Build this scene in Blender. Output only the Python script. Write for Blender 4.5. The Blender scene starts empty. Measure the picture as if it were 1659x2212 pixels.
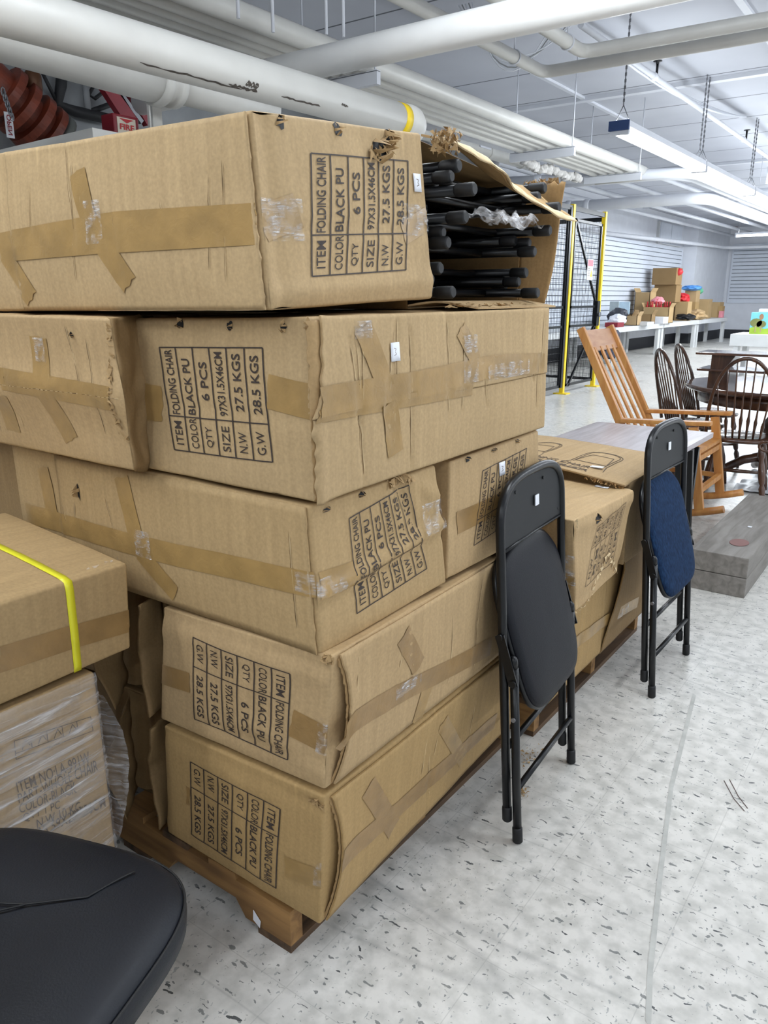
import bpy, bmesh, math, random
from mathutils import Vector, Matrix, noise
R = math.radians
scene = bpy.context.scene
col = scene.collection
# ---------------------------------------------------------------- camera
FPX = 1661.0; TH = math.atan(466 / 1661.0); CH = 1.39; AZ = R(35.9)
ct, st = math.cos(TH), math.sin(TH)
hx, hy = -math.sin(AZ), math.cos(AZ)
rx_, ry_ = math.cos(AZ), math.sin(AZ)
cd = bpy.data.cameras.new('camera'); cam = bpy.data.objects.new('camera', cd); col.objects.link(cam)
cd.sensor_fit = 'VERTICAL'; cd.sensor_height = 36; cd.lens = FPX / 2212 * 36
cd.clip_start = 0.02; cd.clip_end = 200
cam.location = (0, 0, CH); cam.rotation_euler = (math.pi / 2 - TH, 0, AZ)
scene.camera = cam
# ---------------------------------------------------------------- world, exposure, lights
w = bpy.data.worlds.new('world'); scene.world = w; w.use_nodes = True
w.node_tree.nodes['Background'].inputs[0].default_value = (0.85, 0.9, 1, 1)
w.node_tree.nodes['Background'].inputs[1].default_value = 0.0
vs = scene.view_settings
vs.view_transform = 'Standard'; vs.look = 'None'; vs.gamma = 1; vs.use_curve_mapping = False
vs.exposure = 0.0
TUBE_W = 56.0       # watts of the area lamp that stands for each pair of fluorescent tubes
TUBE_COL = (0.90, 0.955, 1.0)
LIGHT_ROWS = [(-2.5, [6.75, 9.22, 11.69, 14.16, 16.63, 19.1, 21.6]), (1.35, [-3.0, 2.2, 6.0, 9.0, 12.0, 16.0, 20.0]),
              (-0.75, [-3.3]), (4.6, [-2, 3, 8, 14, 20]), (-1.85, [-1.5])]
POWER = {(-0.75, -3.3): 0.8, (1.35, 2.2): 0.35, (1.35, -3.0): 0.5, (1.35, 6.0): 0.8, (-1.85, -1.5): 0.65,
         (-2.5, 6.75): 0.85, (-2.5, 9.22): 0.85, (-2.5, 11.69): 1.3, (-2.5, 14.16): 1.6, (-2.5, 16.63): 1.8, (-2.5, 19.1): 1.8, (-2.5, 21.6): 1.8}


def ray(px, py):
    x = px - 829.5; y = py - 1106
    f = FPX * ct - y * st; z = -(FPX * st + y * ct)
    return Vector((hx * f + rx_ * x, hy * f + ry_ * x, z))


def at(px, py, X=None, Y=None, Z=None):
    """turn a pixel of the photograph into a point on a given plane"""
    d = ray(px, py)
    t = X / d.x if X is not None else (Y / d.y if Y is not None else (Z - CH) / d.z)
    return Vector((d.x * t, d.y * t, CH + d.z * t))


def pj(p):
    z = p[2] - CH
    f = p[0] * hx + p[1] * hy; x = p[0] * rx_ + p[1] * ry_
    zc = f * ct - z * st
    return (829.5 + FPX * x / zc, 1106 + FPX * (-f * st - z * ct) / zc)


# ---------------------------------------------------------------- materials
MATS = {}


def lin(c):
    if isinstance(c, str):
        c = [int(c[i:i + 2], 16) / 255 for i in (0, 2, 4)]
        c = [x / 12.92 if x <= 0.04045 else ((x + 0.055) / 1.055) ** 2.4 for x in c]
    return (c[0], c[1], c[2], 1)


class NT:
    def __init__(s, name):
        m = bpy.data.materials.new(name); m.use_nodes = True; s.m = m; s.t = m.node_tree
        s.b = s.t.nodes['Principled BSDF']; MATS[name] = m

    def n(s, typ, **kw):
        nd = s.t.nodes.new(typ)
        for k, v in kw.items():
            if k.startswith('i_'):
                key = k[2:]
                key = int(key) if key.isdigit() else key.replace('_', ' ')
                nd.inputs[key].default_value = v
            else:
                setattr(nd, k, v)
        return nd

    def l(s, a, b): s.t.links.new(a, b)

    def ramp(s, fac, stops):
        r = s.n('ShaderNodeValToRGB'); e = r.color_ramp.elements
        while len(e) < len(stops): e.new(0.5)
        for el, (p, c) in zip(e, stops): el.position = p; el.color = c if len(c) == 4 else (*c, 1)
        s.l(fac, r.inputs[0]); return r.outputs[0]

    def mix(s, f, a, b, mode='MIX'):
        m = s.n('ShaderNodeMix', data_type='RGBA', blend_type=mode)
        if isinstance(f, float): m.inputs[0].default_value = f
        else: s.l(f, m.inputs[0])
        for i, v in ((6, a), (7, b)):
            if hasattr(v, 'links'): s.l(v, m.inputs[i])
            else: m.inputs[i].default_value = v
        return m.outputs[2]

    def bump(s, h, strength=0.3, dist=0.002):
        b = s.n('ShaderNodeBump'); b.inputs['Strength'].default_value = strength; b.inputs['Distance'].default_value = dist
        s.l(h, b.inputs['Height']); s.l(b.outputs[0], s.b.inputs['Normal'])


def plain(name, c, rough=0.5, metal=0.0, var=0.12, scale=8.0, bump=0.0, spec=0.5, bscale=60.0):
    t = NT(name); c = lin(c)
    tc = t.n('ShaderNodeTexCoord'); no = t.n('ShaderNodeTexNoise', i_Scale=scale, i_Detail=5.0); t.l(tc.outputs['Object'], no.inputs['Vector'])
    d = tuple(x * (1 - var) for x in c[:3]) + (1,); u = tuple(min(1, x * (1 + var)) for x in c[:3]) + (1,)
    t.l(t.ramp(no.outputs[0], [(0.3, d), (0.7, u)]), t.b.inputs['Base Color'])
    t.b.inputs['Roughness'].default_value = rough; t.b.inputs['Metallic'].default_value = metal
    t.b.inputs['Specular IOR Level'].default_value = spec
    if bump:
        n2 = t.n('ShaderNodeTexNoise', i_Scale=bscale, i_Detail=3.0); t.l(tc.outputs['Object'], n2.inputs['Vector'])
        t.bump(n2.outputs[0], bump, 0.002)
    return t.m


def cardboard(name, c, seed=0.0, flute=0.5):
    t = NT(name); c = lin(c)
    uv = t.n('ShaderNodeUVMap'); tc = t.n('ShaderNodeTexCoord')
    n1 = t.n('ShaderNodeTexNoise', i_Scale=3.2, i_Detail=4.0); t.l(tc.outputs['Object'], n1.inputs['Vector'])
    n2 = t.n('ShaderNodeTexNoise', i_Scale=160.0, i_Detail=3.0); t.l(tc.outputs['Object'], n2.inputs['Vector'])
    mp = t.n('ShaderNodeMapping'); mp.inputs['Scale'].default_value = (70, 1.5, 1); t.l(uv.outputs[0], mp.inputs[0])
    n3 = t.n('ShaderNodeTexNoise', i_Scale=1.0, i_Detail=3.0); t.l(mp.outputs[0], n3.inputs['Vector'])
    a = t.mix(n1.outputs[0], tuple(x * 0.86 for x in c[:3]) + (1,), tuple(x * 1.14 for x in c[:3]) + (1,))
    f2 = t.ramp(n2.outputs[0], [(0.3, (0.9, 0.9, 0.9)), (0.7, (1.06, 1.06, 1.06))])
    a = t.mix(1.0, a, f2, 'MULTIPLY')
    f3 = t.ramp(n3.outputs[0], [(0.3, (0.93, 0.92, 0.91)), (0.7, (1.05, 1.05, 1.05))])
    a = t.mix(1.0, a, f3, 'MULTIPLY')
    # thin pale scuffs
    mp2 = t.n('ShaderNodeMapping'); mp2.inputs['Scale'].default_value = (9, 1.3, 1); mp2.inputs['Rotation'].default_value = (0, 0, 0.2); t.l(uv.outputs[0], mp2.inputs[0])
    n4 = t.n('ShaderNodeTexNoise', i_Scale=2.0, i_Detail=6.0); t.l(mp2.outputs[0], n4.inputs['Vector'])
    f4 = t.ramp(n4.outputs[0], [(0.62, (0, 0, 0)), (0.75, (1, 1, 1))])
    a = t.mix(f4, a, tuple(min(1, x * 1.25) for x in c[:3]) + (1,))
    t.l(a, t.b.inputs['Base Color'])
    t.b.inputs['Roughness'].default_value = 0.72; t.b.inputs['Specular IOR Level'].default_value = 0.25
    t.bump(n3.outputs[0], flute, 0.0012)
    return t.m


def wood(name, c1, c2, rough=0.4, scale=(2, 2, 14), s=3.0, coat=0.0):
    t = NT(name)
    tc = t.n('ShaderNodeTexCoord'); mp = t.n('ShaderNodeMapping'); mp.inputs['Scale'].default_value = scale
    t.l(tc.outputs['Object'], mp.inputs[0])
    no = t.n('ShaderNodeTexNoise', i_Scale=s, i_Detail=6.0, i_Distortion=0.6); t.l(mp.outputs[0], no.inputs['Vector'])
    t.l(t.ramp(no.outputs[0], [(0.3, lin(c1)), (0.7, lin(c2))]), t.b.inputs['Base Color'])
    t.b.inputs['Roughness'].default_value = rough; t.b.inputs['Coat Weight'].default_value = coat
    t.bump(no.outputs[0], 0.12, 0.001)
    return t.m


CB = [cardboard('cardboard_%d' % i, c) for i, c in enumerate(['B39972', 'AE936A', 'B29770', 'A98C5F', '8E7450'])]
CBI = cardboard('cardboard_inside', 'A58458')
CBR = cardboard('cardboard_torn', 'A88B62', flute=1.0)
FOLD = plain('shaded_crushed_fold', '6F5636', 0.9, var=0.3, scale=30)  # crushed fibres, with the shade of the fold put into the colour
FOLDP = plain('highlight_board_fold', 'CDB68F', 0.9, var=0.15, scale=30)  # painted highlight running beside each fold
CBW = plain('cardboard_pale_edge', 'D9C29A', 0.85, var=0.2, scale=40)
INK = plain('printing_ink', '3A302B', 0.7, var=0.25, scale=120)
INKF = plain('faded_printing_ink', '5A4A38', 0.8, var=0.3, scale=120)
PAPER = plain('white_paper', 'E4E6EC', 0.6, var=0.04)
BLKMETAL = plain('black_painted_metal', '0C0E11', 0.32, 0.0, spec=0.38, bump=0.05, bscale=250)
BLKRUB = plain('black_rubber_and_hole_shade', '0E0F12', 0.6)
BLKSHEET = plain('dark_grey_metal_sheet', '1A1C1E', 0.55, spec=0.3, var=0.06)
VINYL = plain('black_vinyl', '080A12', 0.5, spec=0.22, var=0.06, bump=0.25, bscale=420)
STEEL = plain('bare_steel', '8B8C90', 0.35, 0.8)
WHITEB = plain('lit_white_pipe_paint', 'F0F0EE', 0.35, var=0.03, scale=5)  # lighter copy of the pipe paint, strong light put into the colour
WHITEP = plain('white_pipe_paint', 'C9C8C3', 0.42, var=0.05, scale=5, bump=0.05, bscale=30)
WHITEC = plain('cool_white_paint', 'D2D5DC', 0.5, var=0.04, scale=4)
GREYP = plain('grey_wall_paint', '8F9294', 0.8, var=0.15, scale=3, bump=0.3, bscale=25)
REDV = plain('rust_red_valve_paint', '70301C', 0.45, var=0.35, scale=14, bump=0.3, bscale=60)
REDD = plain('red_plastic', '86202C', 0.4, var=0.1)
REDB = plain('bright_red', 'C2262C', 0.5, var=0.15)
YEL = plain('yellow_paint', 'E8C81E', 0.4, var=0.06)
YELS = plain('yellow_strap_plastic', 'E2DC2E', 0.35, var=0.05)
BLUEB = plain('blue_plastic', '5C9BE0', 0.5, var=0.1)
GREENB = plain('green_plastic', '6FC79A', 0.5)
PINKB = plain('pink_card', 'DE8E98', 0.6)
TBLW = plain('white_laminate', 'C9CBCC', 0.45, var=0.04)
SLAT = plain('white_slat_panel', 'CDD3DD', 0.45, var=0.03)
DARKG = plain('dark_groove', '70767F', 0.8)
BASEB = plain('black_vinyl_baseboard', '24262C', 0.6)
GREYBOX = plain('grey_electrical_enclosure', '5D626C', 0.5, 0.2, var=0.1)
DKBOX = plain('dark_enclosure', '34363F', 0.5, 0.2, var=0.1)
OAK = wood('light_oak', 'B9793F', 'D39A58', 0.38, (8, 8, 1.2))
OAKP = wood('pinkish_oak_panel', 'B58363', 'C89A76', 0.42, (8, 2, 8))
DKW = wood('dark_walnut_stain', '35221A', '5C3E2C', 0.25, (8, 8, 1.5), coat=0.3)
DKTOP = wood('polished_dark_table_top', '3A2620', '6A4A3A', 0.12, (2, 12, 2), coat=0.6)
PALW = wood('weathered_pallet_wood', '6E4F2E', 'A27A48', 0.75, (1.2, 10, 10))
PALD = wood('dark_pallet_board', '3C2E22', '6B5138', 0.8, (10, 1.2, 10))
PLNK = wood('grey_stained_plank', '6A655F', '8E8983', 0.6, (10, 1.2, 8))
GTOP = wood('grey_washed_wood_laminate', 'A2999C', 'C2BBC0', 0.3, (14, 1.0, 8))
FILM = None


def special():
    global FILM, TAPE, TAPED, FLOOR, CEIL, BLUEF, TUBE, CHROME, FILM2
    # packing tape: tan and glossy, lightly wrinkled
    def tape(nm, c, fr=0.3):
        t = NT(nm); tc = t.n('ShaderNodeTexCoord')
        n = t.n('ShaderNodeTexNoise', i_Scale=22.0, i_Detail=4.0); t.l(tc.outputs['Object'], n.inputs['Vector'])
        c = lin(c)
        t.l(t.ramp(n.outputs[0], [(0.35, tuple(x * 0.88 for x in c[:3])), (0.65, tuple(x * 1.1 for x in c[:3]))]), t.b.inputs['Base Color'])
        t.b.inputs['Roughness'].default_value = fr
        n2 = t.n('ShaderNodeTexNoise', i_Scale=45.0, i_Detail=3.0, i_Distortion=1.5); t.l(tc.outputs['Object'], n2.inputs['Vector'])
        t.bump(n2.outputs[0], 0.35, 0.002); return t.m
    TAPE = tape('tan_packing_tape', 'A08150')
    TAPED = tape('brown_packing_tape', '95764A', 0.35)
    # thin transparent film, its glints painted as pale opaque streaks
    def film(nm, fac, sx, sy, patchy=False):
        t = NT(nm); uv = t.n('ShaderNodeUVMap')
        mp = t.n('ShaderNodeMapping'); mp.inputs['Scale'].default_value = (sx, sy, 1); mp.inputs['Rotation'].default_value = (0, 0, 0.12); t.l(uv.outputs[0], mp.inputs[0])
        n = t.n('ShaderNodeTexNoise', i_Scale=1.0, i_Detail=5.0, i_Distortion=0.8); t.l(mp.outputs[0], n.inputs['Vector'])
        gl = t.n('ShaderNodeBsdfPrincipled'); gl.inputs['Base Color'].default_value = (0.85, 0.85, 0.87, 1); gl.inputs['Roughness'].default_value = 0.18
        b = t.n('ShaderNodeBump'); b.inputs['Strength'].default_value = 1.0; b.inputs['Distance'].default_value = 0.01; t.l(n.outputs[0], b.inputs['Height']); t.l(b.outputs[0], gl.inputs['Normal'])
        tr = t.n('ShaderNodeBsdfTransparent'); mx = t.n('ShaderNodeMixShader')
        f = t.ramp(n.outputs[0], [(0.42, (fac * 0.35,) * 3), (0.62, (fac,) * 3), (0.70, (min(1, fac * 2.4),) * 3)])
        t.l(f, mx.inputs[0]); t.l(tr.outputs[0], mx.inputs[1]); t.l(gl.outputs[0], mx.inputs[2])
        if patchy:
            tc = t.n('ShaderNodeTexCoord'); n2 = t.n('ShaderNodeTexNoise', i_Scale=38.0, i_Detail=2.0); t.l(tc.outputs['Object'], n2.inputs['Vector'])
            f2 = t.ramp(n2.outputs[0], [(0.42, (0.03,) * 3), (0.6, (1,) * 3)]); mm = t.n('ShaderNodeMath', operation='MULTIPLY'); t.l(f, mm.inputs[0]); t.l(f2, mm.inputs[1]); t.l(mm.outputs[0], mx.inputs[0])
        t.l(mx.outputs[0], t.t.nodes['Material Output'].inputs[0]); return t.m
    FILM = film('stretch_film', 0.36, 5, 60)
    FILM2 = film('loose_clear_tape', 0.5, 6, 34, True)
    # floor: pale vinyl tiles with dark flecks, scuffs
    t = NT('vinyl_floor_tile'); tc = t.n('ShaderNodeTexCoord')
    n1 = t.n('ShaderNodeTexNoise', i_Scale=22.0, i_Detail=6.0); t.l(tc.outputs['Object'], n1.inputs['Vector'])
    n2 = t.n('ShaderNodeTexNoise', i_Scale=1.1, i_Detail=5.0); t.l(tc.outputs['Object'], n2.inputs['Vector'])
    a = t.ramp(n1.outputs[0], [(0.35, lin('B9B7B1')), (0.6, lin('D5D2CC'))])
    a = t.mix(t.ramp(n2.outputs[0], [(0.35, (0, 0, 0)), (0.75, (0.4,) * 3)]), a, lin('BDBCB7'))
    def fleck(scale, thr, stretch, rot, colr, a, soft=0.02, fac=1.0, seed=0.0, gate=None):
        mp = t.n('ShaderNodeMapping'); mp.inputs['Scale'].default_value = stretch; mp.inputs['Rotation'].default_value = (0, 0, rot); mp.inputs['Location'].default_value = (seed, seed * 0.7, 0); t.l(tc.outputs['Object'], mp.inputs[0])
        nd = t.n('ShaderNodeTexNoise', i_Scale=scale * 1.7, i_Detail=3.0); t.l(tc.outputs['Object'], nd.inputs['Vector'])
        vm = t.n('ShaderNodeVectorMath', operation='MULTIPLY_ADD'); t.l(nd.outputs['Color'], vm.inputs[0]); vm.inputs[1].default_value = (1.6 / scale,) * 3; t.l(mp.outputs[0], vm.inputs[2])
        v = t.n('ShaderNodeTexVoronoi', i_Scale=scale, i_Randomness=1.0, voronoi_dimensions='2D'); t.l(vm.outputs[0], v.inputs['Vector'])
        # random size per cell
        ma = t.n('ShaderNodeMath', operation='MULTIPLY'); sp = t.n('ShaderNodeSeparateColor'); t.l(v.outputs['Color'], sp.inputs[0])
        pw = t.n('ShaderNodeMath', operation='POWER', i_1=7.0); t.l(sp.outputs[0], pw.inputs[0])
        t.l(pw.outputs[0], ma.inputs[0]); ma.inputs[1].default_value = thr
        lt = t.n('ShaderNodeMath', operation='LESS_THAN'); t.l(v.outputs['Distance'], lt.inputs[0]); t.l(ma.outputs[0], lt.inputs[1])
        m2 = t.n('ShaderNodeMath', operation='MULTIPLY', i_1=fac); t.l(lt.outputs[0], m2.inputs[0])
        return t.mix(m2.outputs[0], a, lin(colr))
    a = fleck(29, 0.30, (1, 2.6, 1), 0.5, '55595A', a, fac=0.75)
    a = fleck(50, 0.27, (2.2, 1, 1), -0.35, '7B7F80', a, fac=0.6, seed=5)
    a = fleck(60, 0.2, (1, 1.6, 1), 1.1, '8E8C85', a, fac=0.6, seed=9)
    a = fleck(16, 0.15, (1, 3, 1), -0.6, '30353A', a, fac=0.9, seed=3)
    # scratches: thin ridges of a stretched noise
    for k, (rot, sx, sy) in enumerate([(0.35, 0.12, 1.1), (-0.9, 0.1, 0.9)]):
        mp = t.n('ShaderNodeMapping'); mp.inputs['Scale'].default_value = (sx, sy, 1); mp.inputs['Rotation'].default_value = (0, 0, rot); mp.inputs['Location'].default_value = (k * 3.1, k, 0); t.l(tc.outputs['Object'], mp.inputs[0])
        n = t.n('ShaderNodeTexNoise', i_Scale=1.6, i_Detail=1.0); t.l(mp.outputs[0], n.inputs['Vector'])
        f = t.ramp(n.outputs[0], [(0.499, (0, 0, 0)), (0.5, (0.25,) * 3), (0.501, (0, 0, 0))])
        a = t.mix(f, a, lin('6F7070'))
    br = t.n('ShaderNodeTexBrick', i_Scale=1.0); br.offset = 0.0; br.inputs['Brick Width'].default_value = 0.305; br.inputs['Row Height'].default_value = 0.305; br.inputs['Mortar Size'].default_value = 0.0012
    mpb = t.n('ShaderNodeMapping'); mpb.inputs['Rotation'].default_value = (0, 0, 0.0); t.l(tc.outputs['Object'], mpb.inputs[0]); t.l(mpb.outputs[0], br.inputs['Vector'])
    fb = t.n('ShaderNodeMath', operation='MULTIPLY', i_1=0.28); t.l(br.outputs['Fac'], fb.inputs[0])
    a = t.mix(fb.outputs[0], a, lin('8A8A86'))
    t.l(a, t.b.inputs['Base Color'])
    r = t.ramp(n2.outputs[0], [(0.3, (0.22,) * 3), (0.7, (0.42,) * 3)]); t.l(r, t.b.inputs['Roughness'])
    FLOOR = t.m
    # ceiling: grey white panels with dark joints
    t = NT('ceiling_panel'); tc = t.n('ShaderNodeTexCoord')
    br = t.n('ShaderNodeTexBrick', i_Scale=1.0); br.offset = 0.0; br.inputs['Brick Width'].default_value = 7.0; br.inputs['Row Height'].default_value = 1.15; br.inputs['Mortar Size'].default_value = 0.014; br.inputs['Mortar Smooth'].default_value = 0.3
    t.l(tc.outputs['Object'], br.inputs['Vector'])
    n = t.n('ShaderNodeTexNoise', i_Scale=0.7, i_Detail=3.0); t.l(tc.outputs['Object'], n.inputs['Vector'])
    a = t.ramp(n.outputs[0], [(0.3, lin('B4B7C0')), (0.7, lin('C4C7CF'))])
    a = t.mix(br.outputs['Fac'], a, lin('5C5F66'))
    t.l(a, t.b.inputs['Base Color']); t.b.inputs['Roughness'].default_value = 0.8; CEIL = t.m
    # blue woven fabric
    t = NT('navy_blue_fabric'); tc = t.n('ShaderNodeTexCoord')
    mp = t.n('ShaderNodeMapping'); mp.inputs['Scale'].default_value = (260, 60, 60); t.l(tc.outputs['Object'], mp.inputs[0])
    n = t.n('ShaderNodeTexNoise', i_Scale=1.0, i_Detail=3.0); t.l(mp.outputs[0], n.inputs['Vector'])
    t.l(t.ramp(n.outputs[0], [(0.35, lin('0E1E38')), (0.7, lin('1D3756'))]), t.b.inputs['Base Color']); t.b.inputs['Roughness'].default_value = 0.9; t.b.inputs['Specular IOR Level'].default_value = 0.15
    t.bump(n.outputs[0], 0.3, 0.001); BLUEF = t.m
    # tube
    t = NT('lit_fluorescent_tube'); t.b.inputs['Emission Color'].default_value = (0.9, 0.96, 1, 1); t.b.inputs['Emission Strength'].default_value = 15.0
    t.b.inputs['Base Color'].default_value = (0.9, 0.9, 0.9, 1); TUBE = t.m


special()

# ---------------------------------------------------------------- object helpers
WM = {}


def tag(o, label=None, cat=None, group=None, kind=None):
    if label: o['label'] = label
    if cat: o['category'] = cat
    if group: o['group'] = group
    if kind: o['kind'] = kind
    return o


def thing(name, label, cat, loc=(0, 0, 0), rotz=0.0, group=None, mat=None):
    o = bpy.data.objects.new(name, None); col.objects.link(o); o.empty_display_size = 0.05
    M = mat if mat is not None else Matrix.Translation(loc) @ Matrix.Rotation(rotz, 4, 'Z')
    o.matrix_world = M; o.location = M.to_translation(); o.rotation_euler = M.to_euler()
    WM[o.name] = M.copy()
    return tag(o, label, cat, group)


class MB:
    def __init__(s): s.bm = bmesh.new(); s.uv = None

    def box(s, x0, x1, y0, y1, z0, z1, M=None, bev=0.0):
        vs_ = [Vector((x, y, z)) for x in (x0, x1) for y in (y0, y1) for z in (z0, z1)]
        if M is not None: vs_ = [M @ v for v in vs_]
        v = [s.bm.verts.new(p) for p in vs_]
        fs = [s.bm.faces.new([v[i] for i in f]) for f in ((0, 1, 3, 2), (4, 6, 7, 5), (0, 4, 5, 1), (2, 3, 7, 6), (0, 2, 6, 4), (1, 5, 7, 3))]
        if bev:
            ed = list({e for f in fs for e in f.edges})
            bmesh.ops.bevel(s.bm, geom=ed, offset=bev, segments=2, affect='EDGES', profile=0.7)
        return s

    def bar(s, a, b, wd, th, up=(0, 0, 1), bev=0.0):
        """rectangular bar from a to b"""
        a = Vector(a); b = Vector(b); d = b - a; L = d.length; zx = d.normalized(); u = Vector(up)
        x = u.cross(zx)
        if x.length < 1e-4: x = Vector((1, 0, 0)).cross(zx)
        x.normalize(); y = zx.cross(x)
        M = Matrix(((x.x, y.x, zx.x, a.x), (x.y, y.y, zx.y, a.y), (x.z, y.z, zx.z, a.z), (0, 0, 0, 1)))
        return s.box(-wd / 2, wd / 2, -th / 2, th / 2, 0, L, M, bev)

    def tube(s, pts, r, seg=12, cap=True):
        pts = [Vector(p) for p in pts]; n = len(pts)
        rr = r if isinstance(r, (list, tuple)) else [r] * n
        tang = []
        for i in range(n):
            d = pts[min(i + 1, n - 1)] - pts[max(i - 1, 0)]
            tang.append(d.normalized() if d.length > 1e-9 else Vector((0, 0, 1)))
        ref = Vector((0, 0, 1)) if abs(tang[0].z) < 0.9 else Vector((1, 0, 0))
        u = tang[0].cross(ref).normalized(); rings = []
        for i in range(n):
            u = (u - tang[i] * u.dot(tang[i])).normalized(); v = tang[i].cross(u)
            rings.append([s.bm.verts.new(pts[i] + (u * math.cos(2 * math.pi * k / seg) + v * math.sin(2 * math.pi * k / seg)) * rr[i]) for k in range(seg)])
        for i in range(n - 1):
            for k in range(seg):
                f = s.bm.faces.new([rings[i][k], rings[i][(k + 1) % seg], rings[i + 1][(k + 1) % seg], rings[i + 1][k]]); f.smooth = True
        if cap:
            s.bm.faces.new(list(reversed(rings[0]))); s.bm.faces.new(rings[-1])
        return s

    def lathe(s, prof, seg=24, M=None, smooth=True):
        M = M or Matrix.Identity(4); rings = []
        for (r, z) in prof:
            rings.append([s.bm.verts.new(M @ Vector((r * math.cos(2 * math.pi * k / seg), r * math.sin(2 * math.pi * k / seg), z))) for k in range(seg)])
        for i in range(len(rings) - 1):
            for k in range(seg):
                f = s.bm.faces.new([rings[i][k], rings[i][(k + 1) % seg], rings[i + 1][(k + 1) % seg], rings[i + 1][k]]); f.smooth = smooth
        s.bm.faces.new(list(reversed(rings[0]))); s.bm.faces.new(rings[-1])
        return s

    def poly(s, pts, th, n):
        """a flat polygon given thickness th along n"""
        n = Vector(n).normalized(); a = [s.bm.verts.new(Vector(p)) for p in pts]; b = [s.bm.verts.new(Vector(p) + n * th) for p in pts]
        s.bm.faces.new(list(reversed(a))); s.bm.faces.new(b); k = len(pts)
        for i in range(k): s.bm.faces.new([a[i], a[(i + 1) % k], b[(i + 1) % k], b[i]])
        return s

    def grid(s, fn, nu, nv, th=0.0, smooth=True):
        """fn(u, v) -> (point, normal, uv); a sheet, with thickness th behind it"""
        if s.uv is None: s.uv = s.bm.loops.layers.uv.new('UVMap')
        def layer(off):
            g = []
            for i in range(nu + 1):
                row = []
                for j in range(nv + 1):
                    p, n, uv = fn(i / nu, j / nv); vv = s.bm.verts.new(p - n * off); row.append((vv, uv))
                g.append(row)
            return g
        def quad(q, sm):
            f = s.bm.faces.new([c[0] for c in q]); f.smooth = sm
            for lp, c in zip(f.loops, q): lp[s.uv].uv = c[1]
        A = layer(0)
        for i in range(nu):
            for j in range(nv): quad([A[i][j], A[i + 1][j], A[i + 1][j + 1], A[i][j + 1]], smooth)
        if th:
            B = layer(th)
            for i in range(nu):
                for j in range(nv): quad([B[i][j], B[i][j + 1], B[i + 1][j + 1], B[i + 1][j]], smooth)
            for i in range(nu):
                quad([A[i][0], B[i][0], B[i + 1][0], A[i + 1][0]], False); quad([A[i][nv], A[i + 1][nv], B[i + 1][nv], B[i][nv]], False)
            for j in range(nv):
                quad([A[0][j], A[0][j + 1], B[0][j + 1], B[0][j]], False); quad([A[nu][j], B[nu][j], B[nu][j + 1], A[nu][j + 1]], False)
        return s

    def build(s, name, mat, parent=None, world=True, label=None):
        me = bpy.data.meshes.new(name)
        if parent is not None and world: bmesh.ops.transform(s.bm, matrix=WM[parent.name].inverted(), verts=s.bm.verts)
        bmesh.ops.recalc_face_normals(s.bm, faces=[f for f in s.bm.faces]) if s.uv is None else None
        s.bm.to_mesh(me); s.bm.free(); me.materials.append(mat)
        o = bpy.data.objects.new(name, me); col.objects.link(o)
        if parent is not None:
            o.parent = parent; WM[o.name] = WM[parent.name]
        else: WM[o.name] = Matrix.Identity(4)
        if label: o['label'] = label
        return o


def struct(o): o['kind'] = 'structure'; return o


def dup(root, M, label=None, group=None):
    def rec(o, p):
        c = o.copy(); col.objects.link(c)
        if p is not None: c.parent = p
        WM[c.name] = M
        for ch in [x for x in col.objects if x.parent == o]: rec(ch, c)
        return c
    c = rec(root, None); c.location = M.to_translation(); c.rotation_euler = M.to_euler()
    if label: c['label'] = label
    if group: c['group'] = group
    return c


def text_mesh(txt, bold=0.012):
    cu = bpy.data.curves.new('t', 'FONT'); cu.body = txt; cu.size = 1.0; cu.offset = bold; cu.resolution_u = 3
    o = bpy.data.objects.new('t', cu)
    col.objects.link(o); dg = bpy.context.evaluated_depsgraph_get(); dg.update()
    me = bpy.data.meshes.new_from_object(o.evaluated_get(dg))
    V = [v.co.copy() for v in me.vertices]; F = [tuple(p.vertices) for p in me.polygons]
    col.objects.unlink(o); bpy.data.objects.remove(o); bpy.data.curves.remove(cu); bpy.data.meshes.remove(me)
    x0 = min(v.x for v in V); x1 = max(v.x for v in V); y0 = min(v.y for v in V); y1 = max(v.y for v in V)
    return [((v.x - x0) / (x1 - x0), (v.y - y0) / (y1 - y0)) for v in V], F


TM = {}


def add_text(mb, txt, fn, s0, s1, t0, t1, bold=0.012):
    """letters laid into the rectangle s0..s1 (reading) by t0..t1 (t0 = letter tops, t1 = feet); fn(s, t) -> point"""
    if (txt, bold) not in TM: TM[(txt, bold)] = text_mesh(txt, bold)
    V, F = TM[(txt, bold)]
    vv = [mb.bm.verts.new(fn(s0 + (s1 - s0) * x, t1 + (t0 - t1) * y)) for x, y in V]
    for f in F:
        try: mb.bm.faces.new([vv[i] for i in f])
        except ValueError: pass


def add_line(mb, fn, a, b, wd, n=14, asp=1.0):
    """a printed line in (s, t) space; wd is half width in s units, asp = size of a unit of s over a unit of t"""
    dx = (b[0] - a[0]) * asp; dy = b[1] - a[1]; L = math.hypot(dx, dy); ox = -dy / L * wd / asp; oy = dx / L * wd
    pr = None
    for i in range(n + 1):
        k = i / n; x = a[0] + (b[0] - a[0]) * k; y = a[1] + (b[1] - a[1]) * k
        c = (mb.bm.verts.new(fn(x + ox, y + oy)), mb.bm.verts.new(fn(x - ox, y - oy)))
        if pr: mb.bm.faces.new([pr[0], pr[1], c[1], c[0]])
        pr = c


# ---------------------------------------------------------------- cartons
AX = {'front': (1, 0, 0, 2), 'back': (1, 1, 0, 2), 'left': (0, 0, 1, 2), 'right': (0, 1, 1, 2), 'bottom': (2, 0, 0, 1), 'top': (2, 1, 0, 1)}


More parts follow.
